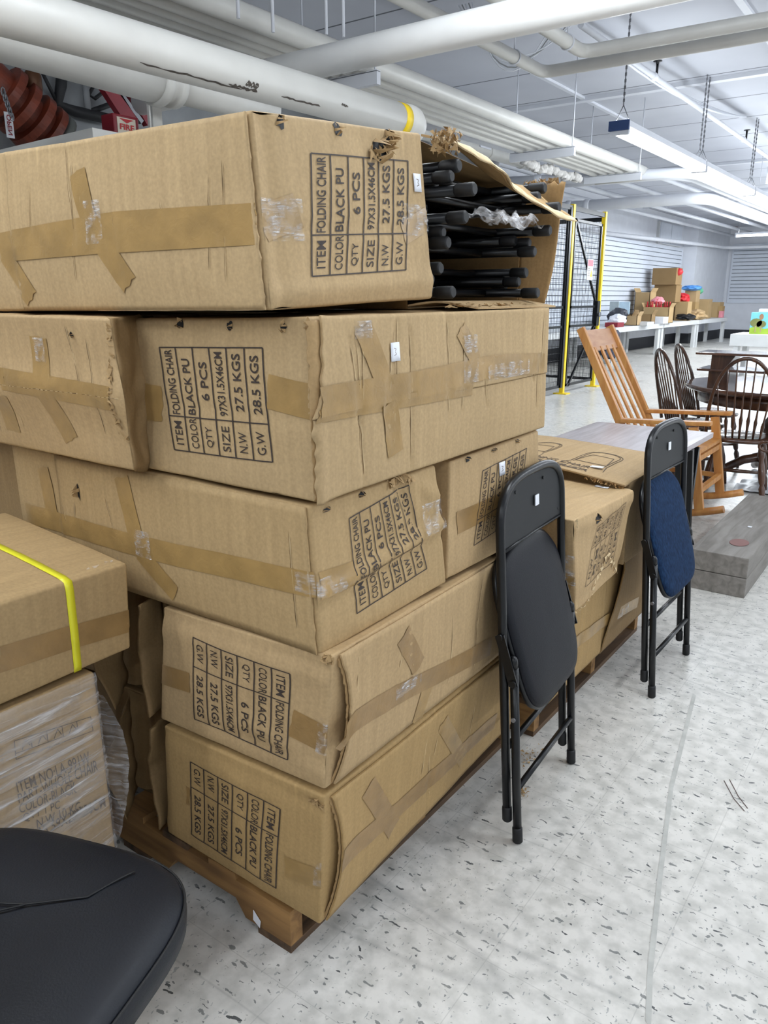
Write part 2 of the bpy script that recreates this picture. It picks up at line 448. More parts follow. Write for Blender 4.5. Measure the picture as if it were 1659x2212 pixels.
class Carton:
    """a slightly crushed corrugated box: eight corners, rounded edges, bulge, dents and creases on its faces"""
    def __init__(s, C, label, mat=0, amp=0.004, seed=0, bulge=None, crease=None, r=0.007, step=0.013, group='cartons stacked on the pallets', skip=(), name='cardboard_box', extra=None, dent=None):
        s.C = [Vector(c) for c in C]     # index x*4 + y*2 + z
        s.d = [((s.C[4] - s.C[0]).length + (s.C[7] - s.C[3]).length) / 2, ((s.C[2] - s.C[0]).length + (s.C[7] - s.C[5]).length) / 2, ((s.C[1] - s.C[0]).length + (s.C[7] - s.C[6]).length) / 2]
        s.amp = amp; s.seed = seed; s.r = r; s.bulge = bulge or {}; s.crease = crease or {}; s.extra = extra or {}; s.dent = dent or {}
        base = (s.C[0] + s.C[2] + s.C[4] + s.C[6]) / 4
        s.root = thing(name, label, 'cardboard box', tuple(base), 0, group)
        mb = MB(); mb.uv = mb.bm.loops.layers.uv.new('UVMap')
        for f in AX:
            if f in skip: continue
            ax, sd, ua, va = AX[f]
            U = s.samples(s.d[ua], step); V = s.samples(s.d[va], step)
            g = [[mb.bm.verts.new(s.P(f, u, v)) for v in V] for u in U]
            flip = (ax == 1) == (sd == 1)
            for i in range(len(U) - 1):
                for j in range(len(V) - 1):
                    q = [(i, j), (i + 1, j), (i + 1, j + 1), (i, j + 1)]
                    if flip: q.reverse()
                    fc = mb.bm.faces.new([g[a][b] for a, b in q]); fc.smooth = True
                    for lp, (a, b) in zip(fc.loops, q): lp[mb.uv].uv = (U[a] * s.d[ua], V[b] * s.d[va])
        bmesh.ops.remove_doubles(mb.bm, verts=mb.bm.verts, dist=0.0002)
        s.body = mb.build('box_body', CB[mat] if isinstance(mat, int) else mat, s.root)

    def samples(s, L, step):
        e = s.r / L; n = max(2, int(round(L / step)))
        return [0, e * 0.35, e * 0.7, e] + [e + (1 - 2 * e) * i / n for i in range(1, n)] + [1 - e, 1 - e * 0.7, 1 - e * 0.35, 1]

    def P(s, f, a, b, off=0.0, deco=False):
        ax, sd, ua, va = AX[f]
        p = [0, 0, 0]; p[ax] = sd * s.d[ax]; p[ua] = a * s.d[ua]; p[va] = b * s.d[va]
        q = [min(max(p[i], s.r), s.d[i] - s.r) for i in range(3)]
        dv = Vector([p[i] - q[i] for i in range(3)])
        n = dv.normalized() if dv.length > 1e-7 else Vector((0, 0, 0))
        m = 16 * a * (1 - a) * b * (1 - b); m = max(0.0, m)
        k = s.amp * (noise.noise(Vector(p) * 4.5 + Vector((s.seed * 7.3, s.seed, 0))) * 1.3 + 0.35 * noise.noise(Vector(p) * 17 + Vector((s.seed, 0, 4)))) * min(1, m * 3 + 0.3)
        k += s.bulge.get(f, 0) * min(1.0, m) ** 0.7
        pu = a * s.d[ua]; pv = b * s.d[va]
        for (a0, b0, a1, b1, dep, wd) in s.crease.get(f, ()):
            x0, y0, x1, y1 = a0 * s.d[ua], b0 * s.d[va], a1 * s.d[ua], b1 * s.d[va]
            dx, dy = x1 - x0, y1 - y0; L2 = dx * dx + dy * dy + 1e-9
            t = min(1, max(0, ((pu - x0) * dx + (pv - y0) * dy) / L2))
            e = ((pu - x0 - t * dx) ** 2 + (pv - y0 - t * dy) ** 2) / (wd * wd)
            if e < 8: k += dep * math.exp(-e)
        for (a0, b0, rad, dep) in s.dent.get(f, ()):
            e = ((pu - a0 * s.d[ua]) ** 2 + (pv - b0 * s.d[va]) ** 2) / (rad * rad)
            if e < 6: k += dep * math.exp(-e)
        if deco and f in s.extra: k += s.extra[f](a, b)
        p = [q[i] + n[i] * (s.r + k + off) for i in range(3)]
        x, y, z = (p[i] / s.d[i] for i in range(3))
        C = s.C; o = Vector((0, 0, 0))
        for i in (0, 1):
            for j in (0, 1):
                for l in (0, 1):
                    o += C[i * 4 + j * 2 + l] * ((x if i else 1 - x) * (y if j else 1 - y) * (z if l else 1 - z))
        return o

    def uv(s, f, px, py):
        """where on face f the photograph's pixel falls"""
        a, b = 0.5, 0.5
        for _ in range(12):
            x, y = pj(s.P(f, a, b, 0, True)); e = 1e-3
            xa, ya = pj(s.P(f, a + e, b, 0, True)); xb, yb = pj(s.P(f, a, b + e, 0, True))
            J = ((xa - x) / e, (xb - x) / e, (ya - y) / e, (yb - y) / e); D = J[0] * J[3] - J[1] * J[2]
            if abs(D) < 1e-6: break
            rx, ry = px - x, py - y
            a += max(-0.4, min(0.4, (J[3] * rx - J[1] * ry) / D)); b += max(-0.4, min(0.4, (-J[2] * rx + J[0] * ry) / D))
            a = min(1.3, max(-0.3, a)); b = min(1.3, max(-0.3, b))
        return a, b

    def tape(s, f, pts, wd=0.048, mat=None, off=0.0012, px=True, ragged=True, clip=True, name='packing_tape'):
        """tape along a line of pixels (or uv), width in metres"""
        ax, sd, ua, va = AX[f]
        P = [s.uv(f, *p) if px else p for p in pts]
        if clip: P = [(min(0.999, max(0.001, a)), min(0.999, max(0.001, b))) for a, b in P]
        path = []
        for i in range(len(P) - 1):
            L = math.hypot((P[i + 1][0] - P[i][0]) * s.d[ua], (P[i + 1][1] - P[i][1]) * s.d[va]); n = max(2, int(L / 0.012))
            path += [(P[i][0] + (P[i + 1][0] - P[i][0]) * k / n, P[i][1] + (P[i + 1][1] - P[i][1]) * k / n) for k in range(n)]
        path.append(P[-1])
        mb = MB(); mb.uv = mb.bm.loops.layers.uv.new('UVMap'); prev = None; rnd = random.Random(s.seed * 31 + len(path)); nw = 4; acc = 0
        for i, (a, b) in enumerate(path):
            i0 = max(0, i - 1); i1 = min(len(path) - 1, i + 1)
            dx = (path[i1][0] - path[i0][0]) * s.d[ua]; dy = (path[i1][1] - path[i0][1]) * s.d[va]; L = math.hypot(dx, dy) or 1
            nx, ny = -dy / L, dx / L; row = []; acc += 0.012
            for k in range(nw + 1):
                o = (k / nw - 0.5) * wd; o2 = o
                lx = rnd.uniform(-0.003, 0.003) if i in (0, len(path) - 1) else 0
                aa = min(1, max(0, a + (nx * o2 + dx / L * lx) / s.d[ua])); bb = min(1, max(0, b + (ny * o2 + dy / L * lx) / s.d[va]))
                row.append((mb.bm.verts.new(s.P(f, aa, bb, off + 0.0003 * rnd.random(), True)), (acc, o)))
            if prev:
                for k in range(nw):
                    q = [prev[k], row[k], row[k + 1], prev[k + 1]]
                    fc = mb.bm.faces.new([c[0] for c in q]); fc.smooth = True
                    for lp, c in zip(fc.loops, q): lp[mb.uv].uv = c[1]
            prev = row
        return mb.build(name, mat or TAPE, s.root)

    def panel(s, f, a0, a1, b0, b1, off, name='side_flap', mat=None, th=0.004, ragfn=None, step=0.012, label=None):
        """an outer sheet of board lying over the face, its ends shaped by ragfn(b)->(a0 shift)"""
        ax, sd, ua, va = AX[f]
        A0 = a0 if callable(a0) else (lambda b: a0); A1 = a1 if callable(a1) else (lambda b: a1)
        B0 = b0 if callable(b0) else (lambda a: b0); B1 = b1 if callable(b1) else (lambda a: b1)
        nu = max(3, int(s.d[ua] * 0.9 / step)); nv = max(3, int(s.d[va] / step))
        def fn(u, v):
            b = B0(u) + (B1(u) - B0(u)) * v; a = A0(b) + (A1(b) - A0(b)) * u
            of = off(a, b) if callable(off) else off
            p = s.P(f, a, b, of); p1 = s.P(f, a, b, of + 0.01); n = (p1 - p).normalized() if (p1 - p).length > 1e-6 else Vector((0, 0, 1))
            return p, n, (a * s.d[ua], b * s.d[va])
        mb = MB(); mb.grid(fn, nu, nv, th)
        return mb.build(name, mat or s.body.data.materials[0], s.root, label=label)

    def label(s, f, quad, rows=None, split=0.34, ink=None, hide=(), lw=0.006, off=0.0016):
        q = [s.uv(f, *p) for p in quad]           # P00 P10 P01 P11 : s along reading, t down the rows
        def fn(u, v):
            a = (q[0][0] * (1 - u) + q[1][0] * u) * (1 - v) + (q[2][0] * (1 - u) + q[3][0] * u) * v
            b = (q[0][1] * (1 - u) + q[1][1] * u) * (1 - v) + (q[2][1] * (1 - u) + q[3][1] * u) * v
            return s.P(f, a, b, off, True)
        rows = rows or [('ITEM', 'FOLDING CHAIR'), ('COLOR', 'BLACK PU'), ('QTY', '6 PCS'), ('SIZE', '97X31.5X46CM'), ('N.W', '27.5 KGS'), ('G.W', '28.5 KGS')]
        mb = MB(); N = len(rows)
        wid = {'FOLDING CHAIR': (0.03, 0.97), 'BLACK PU': (0.04, 0.84), '6 PCS': (0.26, 0.80), '97X31.5X46CM': (0.06, 0.94), '27.5 KGS': (0.14, 0.92), '28.5 KGS': (0.12, 0.90)}
        wl = {'ITEM': (0.18, 0.86), 'COLOR': (0.12, 0.98), 'QTY': (0.2, 0.78), 'SIZE': (0.14, 0.84), 'N.W': (0.16, 0.72), 'G.W': (0.16, 0.78)}
        for i in range(N + 1): add_line(mb, fn, (0, i / N), (1, i / N), lw)
        for u in (0, split, 1): add_line(mb, fn, (u, 0), (u, 1), lw)
        for i, (l, r) in enumerate(rows):
            t0 = (i + 0.27) / N; t1 = (i + 0.74) / N
            a0, a1 = wl.get(l, (0.15, 0.85)); add_text(mb, l, fn, split * a0, split * a1, t0, t1, 0.004)
            a0, a1 = wid.get(r, (0.08, 0.9)); add_text(mb, r, fn, split + (1 - split) * a0, split + (1 - split) * a1, t0, t1, 0.012)
        return mb.build('printed_label', ink or INK, s.root)

    def sticker(s, f, px, py, w=0.028, h=0.034, rot=0.0):
        a, b = s.uv(f, px, py); ax, sd, ua, va = AX[f]
        def fn(u, v):
            x = (u - 0.5) * w; y = (v - 0.5) * h; x, y = x * math.cos(rot) - y * math.sin(rot), x * math.sin(rot) + y * math.cos(rot)
            return s.P(f, a + x / s.d[ua], b + y / s.d[va], 0.0028, True), (s.P(f, a, b, 0.01) - s.P(f, a, b)).normalized(), (u, v)
        mb = MB(); mb.grid(fn, 3, 3, 0.0006); o = mb.build('price_sticker', PAPER, s.root)
        mb = MB(); f2 = lambda u, v: s.P(f, a + ((u - 0.5) * w) / s.d[ua], b + ((0.5 - v) * h) / s.d[va], 0.0031, True)
        for (p0, p1) in (((0.35, 0.3), (0.65, 0.35)), ((0.65, 0.35), (0.5, 0.5)), ((0.5, 0.5), (0.66, 0.62)), ((0.66, 0.62), (0.34, 0.7))): add_line(mb, f2, p0, p1, 0.02, 2)
        mb.build('pen_mark', INKF, o)
        return o

    def hole(s, f, px, py, w=0.02, h=0.03, seed=1, lip=0.012):
        """a torn puncture: a black patch painted for its dark inside, with curled flaps of board around it"""
        a, b = s.uv(f, px, py); ax, sd, ua, va = AX[f]; rnd = random.Random(seed)
        mb = MB(); c = mb.bm.verts.new(s.P(f, a, b, 0.0008, True)); ring = []
        n = 12
        for i in range(n):
            t = 2 * math.pi * i / n; k = rnd.uniform(0.45, 1.0)
            ring.append((a + math.cos(t) * w / 2 * k / s.d[ua], b + math.sin(t) * h / 2 * k / s.d[va]))
        vv = [mb.bm.verts.new(s.P(f, min(0.999, x), min(0.999, y), 0.0012, True)) for x, y in ring]
        for i in range(n): mb.bm.faces.new([c, vv[i], vv[(i + 1) % n]])
        o = mb.build('torn_hole_shade_patch', BLKRUB, s.root)  # black patch stands for the unlit inside of the hole
        mb = MB()
        for i in range(0, n, 2):
            if rnd.random() < 0.25: continue
            x0, y0 = ring[i]; x1, y1 = ring[(i + 1) % n]; x2 = a + (x0 - a) * 0.25; y2 = b + (y0 - b) * 0.25
            p = [s.P(f, x0, y0, 0.001, True), s.P(f, x1, y1, 0.001, True), s.P(f, (x1 + x2) / 2, (y1 + y2) / 2, lip * rnd.uniform(0.5, 1), True), s.P(f, x2, y2, lip * rnd.uniform(0.4, 1.2), True)]
            mb.bm.faces.new([mb.bm.verts.new(q) for q in p])
        mb.build('torn_edge', CBR, o)
        return o

    def torn(s, f, pts, size=0.014, seed=3, name='torn_edge', mat=None, n=26):
        """crumpled shreds of board along a line of uv points"""
        rnd = random.Random(seed); mb = MB(); ax, sd, ua, va = AX[f]
        P = [s.uv(f, *p) for p in pts]
        for k in range(n):
            t = k / n * (len(P) - 1); i = int(t); t -= i
            a = P[i][0] + (P[i + 1][0] - P[i][0]) * t; b = P[i][1] + (P[i + 1][1] - P[i][1]) * t
            q = []
            for c in range(4):
                q.append(s.P(f, a + rnd.uniform(-1, 1) * size / s.d[ua], b + rnd.uniform(-1, 1) * size / s.d[va], rnd.uniform(0.0005, size * 0.7), True))
            mb.bm.faces.new([mb.bm.verts.new(x) for x in (q[0], q[1], q[2])]); mb.bm.faces.new([mb.bm.verts.new(x) for x in (q[1], q[3], q[2])])
        return mb.build(name, mat or CBR, s.root)

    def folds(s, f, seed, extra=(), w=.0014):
        """crushed fold lines of the board: a dark line painting in their shade, a pale one painting the highlight, on every crease of the face"""
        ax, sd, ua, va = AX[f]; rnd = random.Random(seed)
        for nm, mat, sh, wk in (('fold_lines', FOLD, 0.0, 1.0), ('painted_fold_highlights', FOLDP, 1.0, .8)):
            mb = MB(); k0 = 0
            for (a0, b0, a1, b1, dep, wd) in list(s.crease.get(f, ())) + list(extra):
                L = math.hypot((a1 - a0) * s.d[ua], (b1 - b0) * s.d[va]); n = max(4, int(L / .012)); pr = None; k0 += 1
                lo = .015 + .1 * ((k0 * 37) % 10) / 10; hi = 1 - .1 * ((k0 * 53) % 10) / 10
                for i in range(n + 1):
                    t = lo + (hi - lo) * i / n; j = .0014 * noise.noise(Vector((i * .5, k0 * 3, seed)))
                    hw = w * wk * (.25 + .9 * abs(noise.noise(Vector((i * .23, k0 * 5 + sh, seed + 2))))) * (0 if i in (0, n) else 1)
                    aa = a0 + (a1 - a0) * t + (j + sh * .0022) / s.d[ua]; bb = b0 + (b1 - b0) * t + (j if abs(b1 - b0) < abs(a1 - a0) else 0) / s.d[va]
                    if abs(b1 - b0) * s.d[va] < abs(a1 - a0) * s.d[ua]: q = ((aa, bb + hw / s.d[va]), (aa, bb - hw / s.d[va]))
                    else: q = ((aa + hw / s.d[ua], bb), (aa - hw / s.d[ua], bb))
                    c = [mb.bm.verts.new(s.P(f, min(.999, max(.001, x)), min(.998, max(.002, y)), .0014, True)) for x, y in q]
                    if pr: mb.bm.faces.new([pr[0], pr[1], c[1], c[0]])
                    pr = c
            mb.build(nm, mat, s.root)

    def film(s, f, px, py, w, h, seed=2, mat=None):
        """a crinkled scrap of clear tape"""
        a, b = s.uv(f, px, py); ax, sd, ua, va = AX[f]
        def fn(u, v):
            aa = min(0.999, max(0.001, a + (u - 0.5) * w / s.d[ua])); bb = min(0.999, max(0.001, b + (v - 0.5) * h / s.d[va]))
            o = 0.003 + 0.006 * abs(noise.noise(Vector((u * 9, v * 9, seed))))
            return s.P(f, aa, bb, o, True), Vector((0, 0, 1)), (u * w * 6, v * h * 6)
        mb = MB(); mb.grid(fn, 16, 16); return mb.build('clear_tape', mat or FILM2, s.root)


def hexa(xl, xr, yf, yb, zb, zt): return [(x, y, z) for x in (xl, xr) for y in (yf, yb) for z in (zb, zt)]


def creases(n, seed, dep=0.0025, lo=0.05, hi=0.95, full=True, wd=0.007):
    """upright wrinkles of corrugated board"""
    rnd = random.Random(seed); r = []
    for i in range(n):
        a = rnd.uniform(lo, hi); b0 = rnd.uniform(0.0, 0.5); b1 = rnd.uniform(0.6, 1.0); r.append((a, b0, a + rnd.uniform(-0.03, 0.03), b1, -dep * rnd.uniform(0.4, 1), wd * rnd.uniform(0.7, 1.3)))
    return r

# ================================================================ the room
def slab(name, x0, x1, y0, y1, z0, z1, mat):
    return struct(MB().box(x0, x1, y0, y1, z0, z1).build(name, mat))


slab('floor', -7.2, 7.2, -4.7, 29.2, -0.1, 0.0, FLOOR)
slab('ceiling', -7.2, 7.2, -4.7, 29.2, 3.6, 3.75, CEIL)
slab('wall_left', -7.2, -7.0, 9.0, 29.2, 0, 3.6, WHITEC)
slab('wall_near_left', -5.2, -5.0, -4.7, 9.2, 0, 3.6, GREYP)
slab('wall_return', -7.2, -5.2, 9.0, 9.2, 0, 3.6, WHITEC)
slab('wall_far', -7.2, 7.2, 28.8, 29.0, 0, 3.6, WHITEC)
slab('wall_right', 7.0, 7.2, -4.7, 28.8, 0, 3.6, WHITEC)
slab('wall_back', -5.0, 7.0, -4.7, -4.5, 0, 3.6, WHITEC)
slab('baseboard_left', -7.0, -6.985, 9.2, 28.8, 0, 0.30, BASEB)
slab('baseboard_far', -6.45, 7.0, 28.785, 28.8, 0, 0.30, BASEB)
slab('wall_pilaster', -7.0, -6.58, 24.9, 28.8, 0, 3.6, WHITEC)
slab('baseboard_pilaster', -7.0, -6.565, 24.885, 28.8, 0, 0.30, BASEB)
# raised ceiling strips that run with and across the room
for i, (x, wd) in enumerate([(-3.9, 0.05), (-1.75, 0.06), (-0.35, 0.05), (1.1, 0.06)]):
    slab('trim_%d' % (i + 1), x - wd / 2, x + wd / 2, 4.0, 28.8, 3.575, 3.6, WHITEC)
for i, y in enumerate([9.3, 15.0, 21.0]):
    slab('trim_%d' % (i + 5), -7.0, 7.0, y, y + 0.10, 3.56, 3.6, WHITEC)
# low ledge in front of the valves on the near left wall
q = at(20, 318, Y=2.3); q2 = at(240, 288, Y=2.3)
m = MB().box(-5.0, q2.x - .10, 2.3, 2.5, 0, (q.z + q2.z) / 2 - .03); struct(m.build('wall_low_partition', GREYP))
m = MB().bar((-5.0, 2.4, (q.z + q2.z) / 2 - .045 ), (q2.x - .09, 2.4, (q.z + q2.z) / 2 - .015), .26, .06, up=(0, 0, 1)); struct(m.build('trim_8', WHITEP))


def slatwall(name, x0, x1, y0, y1, z0, z1, label, pitch=0.115):
    """slat panel on a wall: boards with recessed grooves"""
    t = thing(name, label, 'wall panel', ((x0 + x1) / 2, (y0 + y1) / 2, z0))
    g = MB(); b = MB(); th = 0.008
    along_y = (y1 - y0) > (x1 - x0)
    if along_y: g.box(x0, x0 + 0.01, y0, y1, z0, z1)
    else: g.box(x0, x1, y1 - 0.01, y1, z0, z1)
    g.build('groove_backing', DARKG, t)
    z = z0
    while z < z1 - 0.03:
        zt = min(z + pitch - 0.018, z1)
        if along_y: b.box(x0 + 0.01, x0 + 0.03, y0, y1, z, zt)
        else: b.box(x0, x1, y1 - 0.03, y1 - 0.01, z, zt)
        z += pitch
    b.build('slats', SLAT, t)
    f = MB()
    if along_y: f.box(x0 + 0.01, x0 + 0.035, y1, y1 + 0.04, z0, z1 + 0.03); f.box(x0 + 0.01, x0 + 0.035, y0, y1, z1, z1 + 0.03)
    else: f.box(x0 - 0.05, x0, y1 - 0.04, y1, z0 - 0.03, z1 + 0.03); f.box(x0, x1, y1 - 0.04, y1, z1, z1 + 0.03); f.box(x0, x1, y1 - 0.04, y1, z0 - 0.03, z0)
    f.build('edge_trim', SLAT, t)
    return t


slatwall('slat_wall_panel', -6.995, -6.9, 10.5, 24.8, 0.72, 2.72, 'long white slatted display panel on the left wall behind the cage and tables')
slatwall('slat_wall_panel', -6.40, 3.5, 28.6, 28.795, 1.20, 3.02, 'white slatted display panel on the far end wall right of the electrical boxes', 0.118)
t = thing('wall_cabinet', 'flat white access cabinet set high on the left wall above the slats', 'cabinet', (-6.98, 23.0, 2.75))
MB().box(-7.0, -6.93, 22.3, 24.4, 2.78, 3.35).build('cabinet_body', TBLW, t); MB().box(-6.93, -6.90, 22.35, 23.3, 2.8, 3.33).build('door', SLAT, t); MB().box(-6.93, -6.90, 23.35, 24.35, 2.8, 3.33).build('door', SLAT, t)


# ---------------------------------------------------------------- fluorescent fixtures
def fixture(x, y, label, ln=2.44, z=2.70, chain=True, along='y', first=False, pw0=2.0):
    t = thing('fluorescent_light', label, 'light fixture', (x, y, z), 0 if along == 'y' else -math.pi / 2, 'ceiling strip lights')
    M = WM[t.name]
    m = MB(); m.box(-0.075, 0.075, 0.0, ln, 0.03, 0.075, M); m.box(-0.03, 0.03, 0.0, ln, 0.0, 0.03, M); m.build('housing', WHITEC, t)
    for sx in (-0.055, 0.055):
        m = MB(); m.tube([M @ Vector((sx, 0.04, 0.0)), M @ Vector((sx, ln - 0.04, 0.0))], 0.019, 10); m.build('fluorescent_tube', TUBE, t)
    for sy in (0.0, ln - 0.03):
        m = MB(); m.box(-0.08, 0.08, sy, sy + 0.03, -0.03, 0.03, M); m.build('tube_holder', WHITEC, t)
    if first:
        m = MB(); m.box(-0.085, 0.085, -0.02, 0.0, 0.0, 0.075, M); m.build('end_cap', plain('dark_blue_plastic', '28406E', 0.5), t)
    if chain:
        for sy in (0.06, ln - 0.02):
            m = MB()
            for sx in (-0.06, 0.06): m.tube([M @ Vector((sx, sy, 0.075)), M @ Vector((0, sy, 0.2))], 0.004, 5)
            zz = 0.2; k = 0
            while zz < 3.6 - z:
                m.box(-0.008 if k % 2 else -0.003, 0.008 if k % 2 else 0.003, sy - (0.003 if k % 2 else 0.008), sy + (0.003 if k % 2 else 0.008), zz, zz + 0.026, M); zz += 0.024; k += 1
            m.build('hanging_chain', STEEL, t)
    pw = POWER.get((x, y), 1.0) if along == 'y' else pw0
    for sg in (-1, 1):   # the two tubes throw their light sideways and down
        ld = bpy.data.lights.new('tube_light', 'AREA'); ld.shape = 'RECTANGLE'; ld.size = 0.06; ld.size_y = ln - 0.1; ld.energy = TUBE_W * 0.55 * pw; ld.color = TUBE_COL
        lo = bpy.data.objects.new('tube_light', ld); col.objects.link(lo); lo.parent = t; lo.location = (sg * 0.09, ln / 2, -0.03); lo.rotation_euler = (0, -sg * R(48), 0)
    ld2 = bpy.data.lights.new('tube_uplight', 'AREA'); ld2.shape = 'RECTANGLE'; ld2.size = 0.2; ld2.size_y = ln - 0.1; ld2.energy = TUBE_W * 0.2 * pw; ld2.color = TUBE_COL
    lo = bpy.data.objects.new('tube_uplight', ld2); col.objects.link(lo); lo.parent = t; lo.location = (0, ln / 2, 0.09); lo.rotation_euler = (math.pi, 0, 0)
    return t


for ri, (x, ys) in enumerate(LIGHT_ROWS):
    for k, y in enumerate(ys):
        if ri == 0:
            lb = ['nearest lit strip light of the row hung on chains, blue end cap', 'second lit strip light from the near end of the hanging row', 'third strip light from the near end, cut by the right edge of the photo'][k] if k < 3 else 'strip light further along the hanging row, out of the photo to the right'
        elif ri == 1: lb = 'strip light of the aisle row, beyond the right edge of the photo'
        elif ri == 4: lb = 'strip light above the strapped carton, outside the top left of the photo'  # unseen lamp added to brighten the strapped carton and big pipe
        elif ri == 2: lb = 'strip light over the near end of the stack, behind the viewer'  # unseen lamp added to light the near faces of the stack
        else: lb = 'strip light of the outermost row along the right wall'
        fixture(x, y, lb, first=(ri == 0 and k == 0), chain=(ri == 0))
fixture(-1.9, 2.35, 'strip light across the aisle just above the top edge of the photo', z=2.98, along='x', pw0=1.0)  # unseen lamp added to whiten the thick crossing pipe
fixture(-4.9, 22.0, 'small distant strip light in front of the far end wall', z=2.86, along='x', ln=2.44)


# ---------------------------------------------------------------- pipes under the ceiling
def pipe(label, pts, r, mat=None, collars=(), seg=20, name='ceiling_pipe', cat='pipe', hang=()):
    m = MB().tube(pts, r, seg); o = m.build(name, mat or WHITEP)
    if not collars and not hang:
        return tag(o, label, cat, 'painted ceiling pipes')
    col.objects.unlink(o); bpy.data.objects.remove(o)
    t = thing(name, label, cat, pts[0], 0, 'painted ceiling pipes')
    MB().tube(pts, r, seg).build('pipe_run', mat or WHITEP, t)
    P0 = Vector(pts[0]); P1 = Vector(pts[1])
    for k in collars:
        kk, rr, ln = k if isinstance(k, tuple) else (k, 1.15, 0.05)
        L = (P1 - P0).length; c = P0 + (P1 - P0) * kk; d = (P1 - P0) / L
        m = MB().tube([c - d * ln, c - d * ln * 0.8, c + d * ln * 0.8, c + d * ln], [r * 1.02, r * rr, r * rr, r * 1.02], seg); m.build('coupling', mat or WHITEP, t)
    for k in hang:
        c = P0 + (P1 - P0) * k; d = (P1 - P0).normalized(); m = MB()
        s = Vector((d.y, -d.x, 0)).normalized(); m.tube([c + (s * math.cos(q) + Vector((0, 0, 1)) * math.sin(q)) * r * 1.1 for q in [i * math.pi / 10 - math.pi * 1.5 for i in range(21)]], 0.005, 6, False)
        m.tube([c + Vector((0, 0, r * 1.1)), (c.x, c.y, 3.6)], 0.005, 6); m.build('pipe_hanger', WHITEC, t)
    return t


def arc(c, a, b, n=6):
    """rounded elbow through a - c - b, points only"""
    a, b, c = Vector(a), Vector(b), Vector(c)
    return [tuple((a * (1 - t) ** 2 + c * 2 * t * (1 - t) + b * t * t)) for t in [i / n for i in range(n + 1)]]


A = at(100, 45, Z=2.3); B = at(872, 262, Z=2.3)
dd = (Vector((B.x, B.y, 2.3)) - Vector((A.x, A.y, 2.3))).normalized(); A0 = A - dd * 2.2
big = thing('ceiling_pipe', 'big cream main pipe running over the top cartons, paint chipped, yellow tape at its end', 'pipe', tuple(A0), 0, 'painted ceiling pipes')
MB().tube([A0, B], 0.083, 32).build('pipe_run', WHITEP, big)
MB().tube([B - dd * 0.02] + [Vector(p) for p in arc(B + dd * 0.13, B + dd * 0.02, B + dd * 0.13 + Vector((-0.16, 0, -0.05)))] + [B + dd * 0.13 + Vector((-0.5, 0, -0.15))], [0.083, 0.09, 0.092, 0.092, 0.092, 0.092, 0.09, 0.09, 0.085], 32).build('elbow', WHITEP, big)
MB().tube([B - dd * 0.075, B - dd * 0.02], 0.0845, 32).build('yellow_tape_band', YEL, big)
chip = plain('chipped_paint_steel', '4A443E', 0.7, var=0.4, scale=60)
rnd = random.Random(5)
for (k, ang, ln, wdt) in [(0.33, -0.55, 0.14, 0.006), (0.38, -0.5, 0.05, 0.01), (0.60, -0.95, 0.5, 0.004), (0.70, -0.85, 0.16, 0.007), (0.72, -0.6, 0.07, 0.012), (0.77, -0.75, 0.25, 0.004), (0.86, -0.35, 0.05, 0.006), (0.36, -0.2, 0.03, 0.008)]:
    m = MB(); c0 = A0 + (B - A0) * k; pr = None; n = 14
    for i in range(n + 1):
        aa = ang + rnd.uniform(-0.04, 0.04); hw = wdt * rnd.uniform(0.3, 1.2) / 0.083 * (0.2 if i in (0, n) else 1)
        c = c0 + dd * (ln * i / n)
        q = [m.bm.verts.new(c + (Vector((dd.y, -dd.x, 0)) * math.cos(aa + sgn * hw) + Vector((0, 0, 1)) * math.sin(aa + sgn * hw)) * 0.0838) for sgn in (-1, 1)]
        if pr: m.bm.faces.new([pr[0], pr[1], q[1], q[0]])
        pr = q
    m.build('paint_chip', chip, big)

ZP = 2.42
A = at(150, 112, Z=ZP); B = at(560, 232, Z=ZP); d2 = (B - A).normalized()
t = thing('ceiling_pipe', 'cream pipe with a bulky coupling behind and below the big main pipe', 'pipe', tuple(A - d2 * 1.6), 0, 'painted ceiling pipes')
K = at(345, 176, Z=ZP)
MB().tube([A - d2 * 1.6, K], 0.105, 28).build('pipe_run', WHITEP, t)
MB().tube([K, B + d2 * 0.1], 0.082, 28).build('pipe_run', WHITEP, t)
MB().tube([K - d2 * 0.05, K - d2 * 0.045, K + d2 * 0.0, K + d2 * 0.005, K + d2 * 0.05, K + d2 * 0.055, K + d2 * 0.10, K + d2 * 0.105], [0.105, 0.118, 0.118, 0.096, 0.096, 0.108, 0.108, 0.082], 28).build('coupling', WHITEP, t)
for px in (337, 572):
    q = at(px, 190 if px < 400 else 240, Z=ZP); m = MB(); m.box(q.x - 0.02, q.x - 0.005, q.y - 0.03, q.y + 0.03, 1.9, 2.36); m.build('strap_hanger', WHITEP, t)

Yc = 3.5
A = at(600, 158, Y=Yc); B = at(1460, -20, Y=Yc)
pipe('thick white pipe crossing above the aisle from the stack towards the upper right', [(A.x - 1.2, Yc, 2.585), (B.x + 1.6, Yc, 2.585)], 0.074, WHITEB, collars=(0.72,))
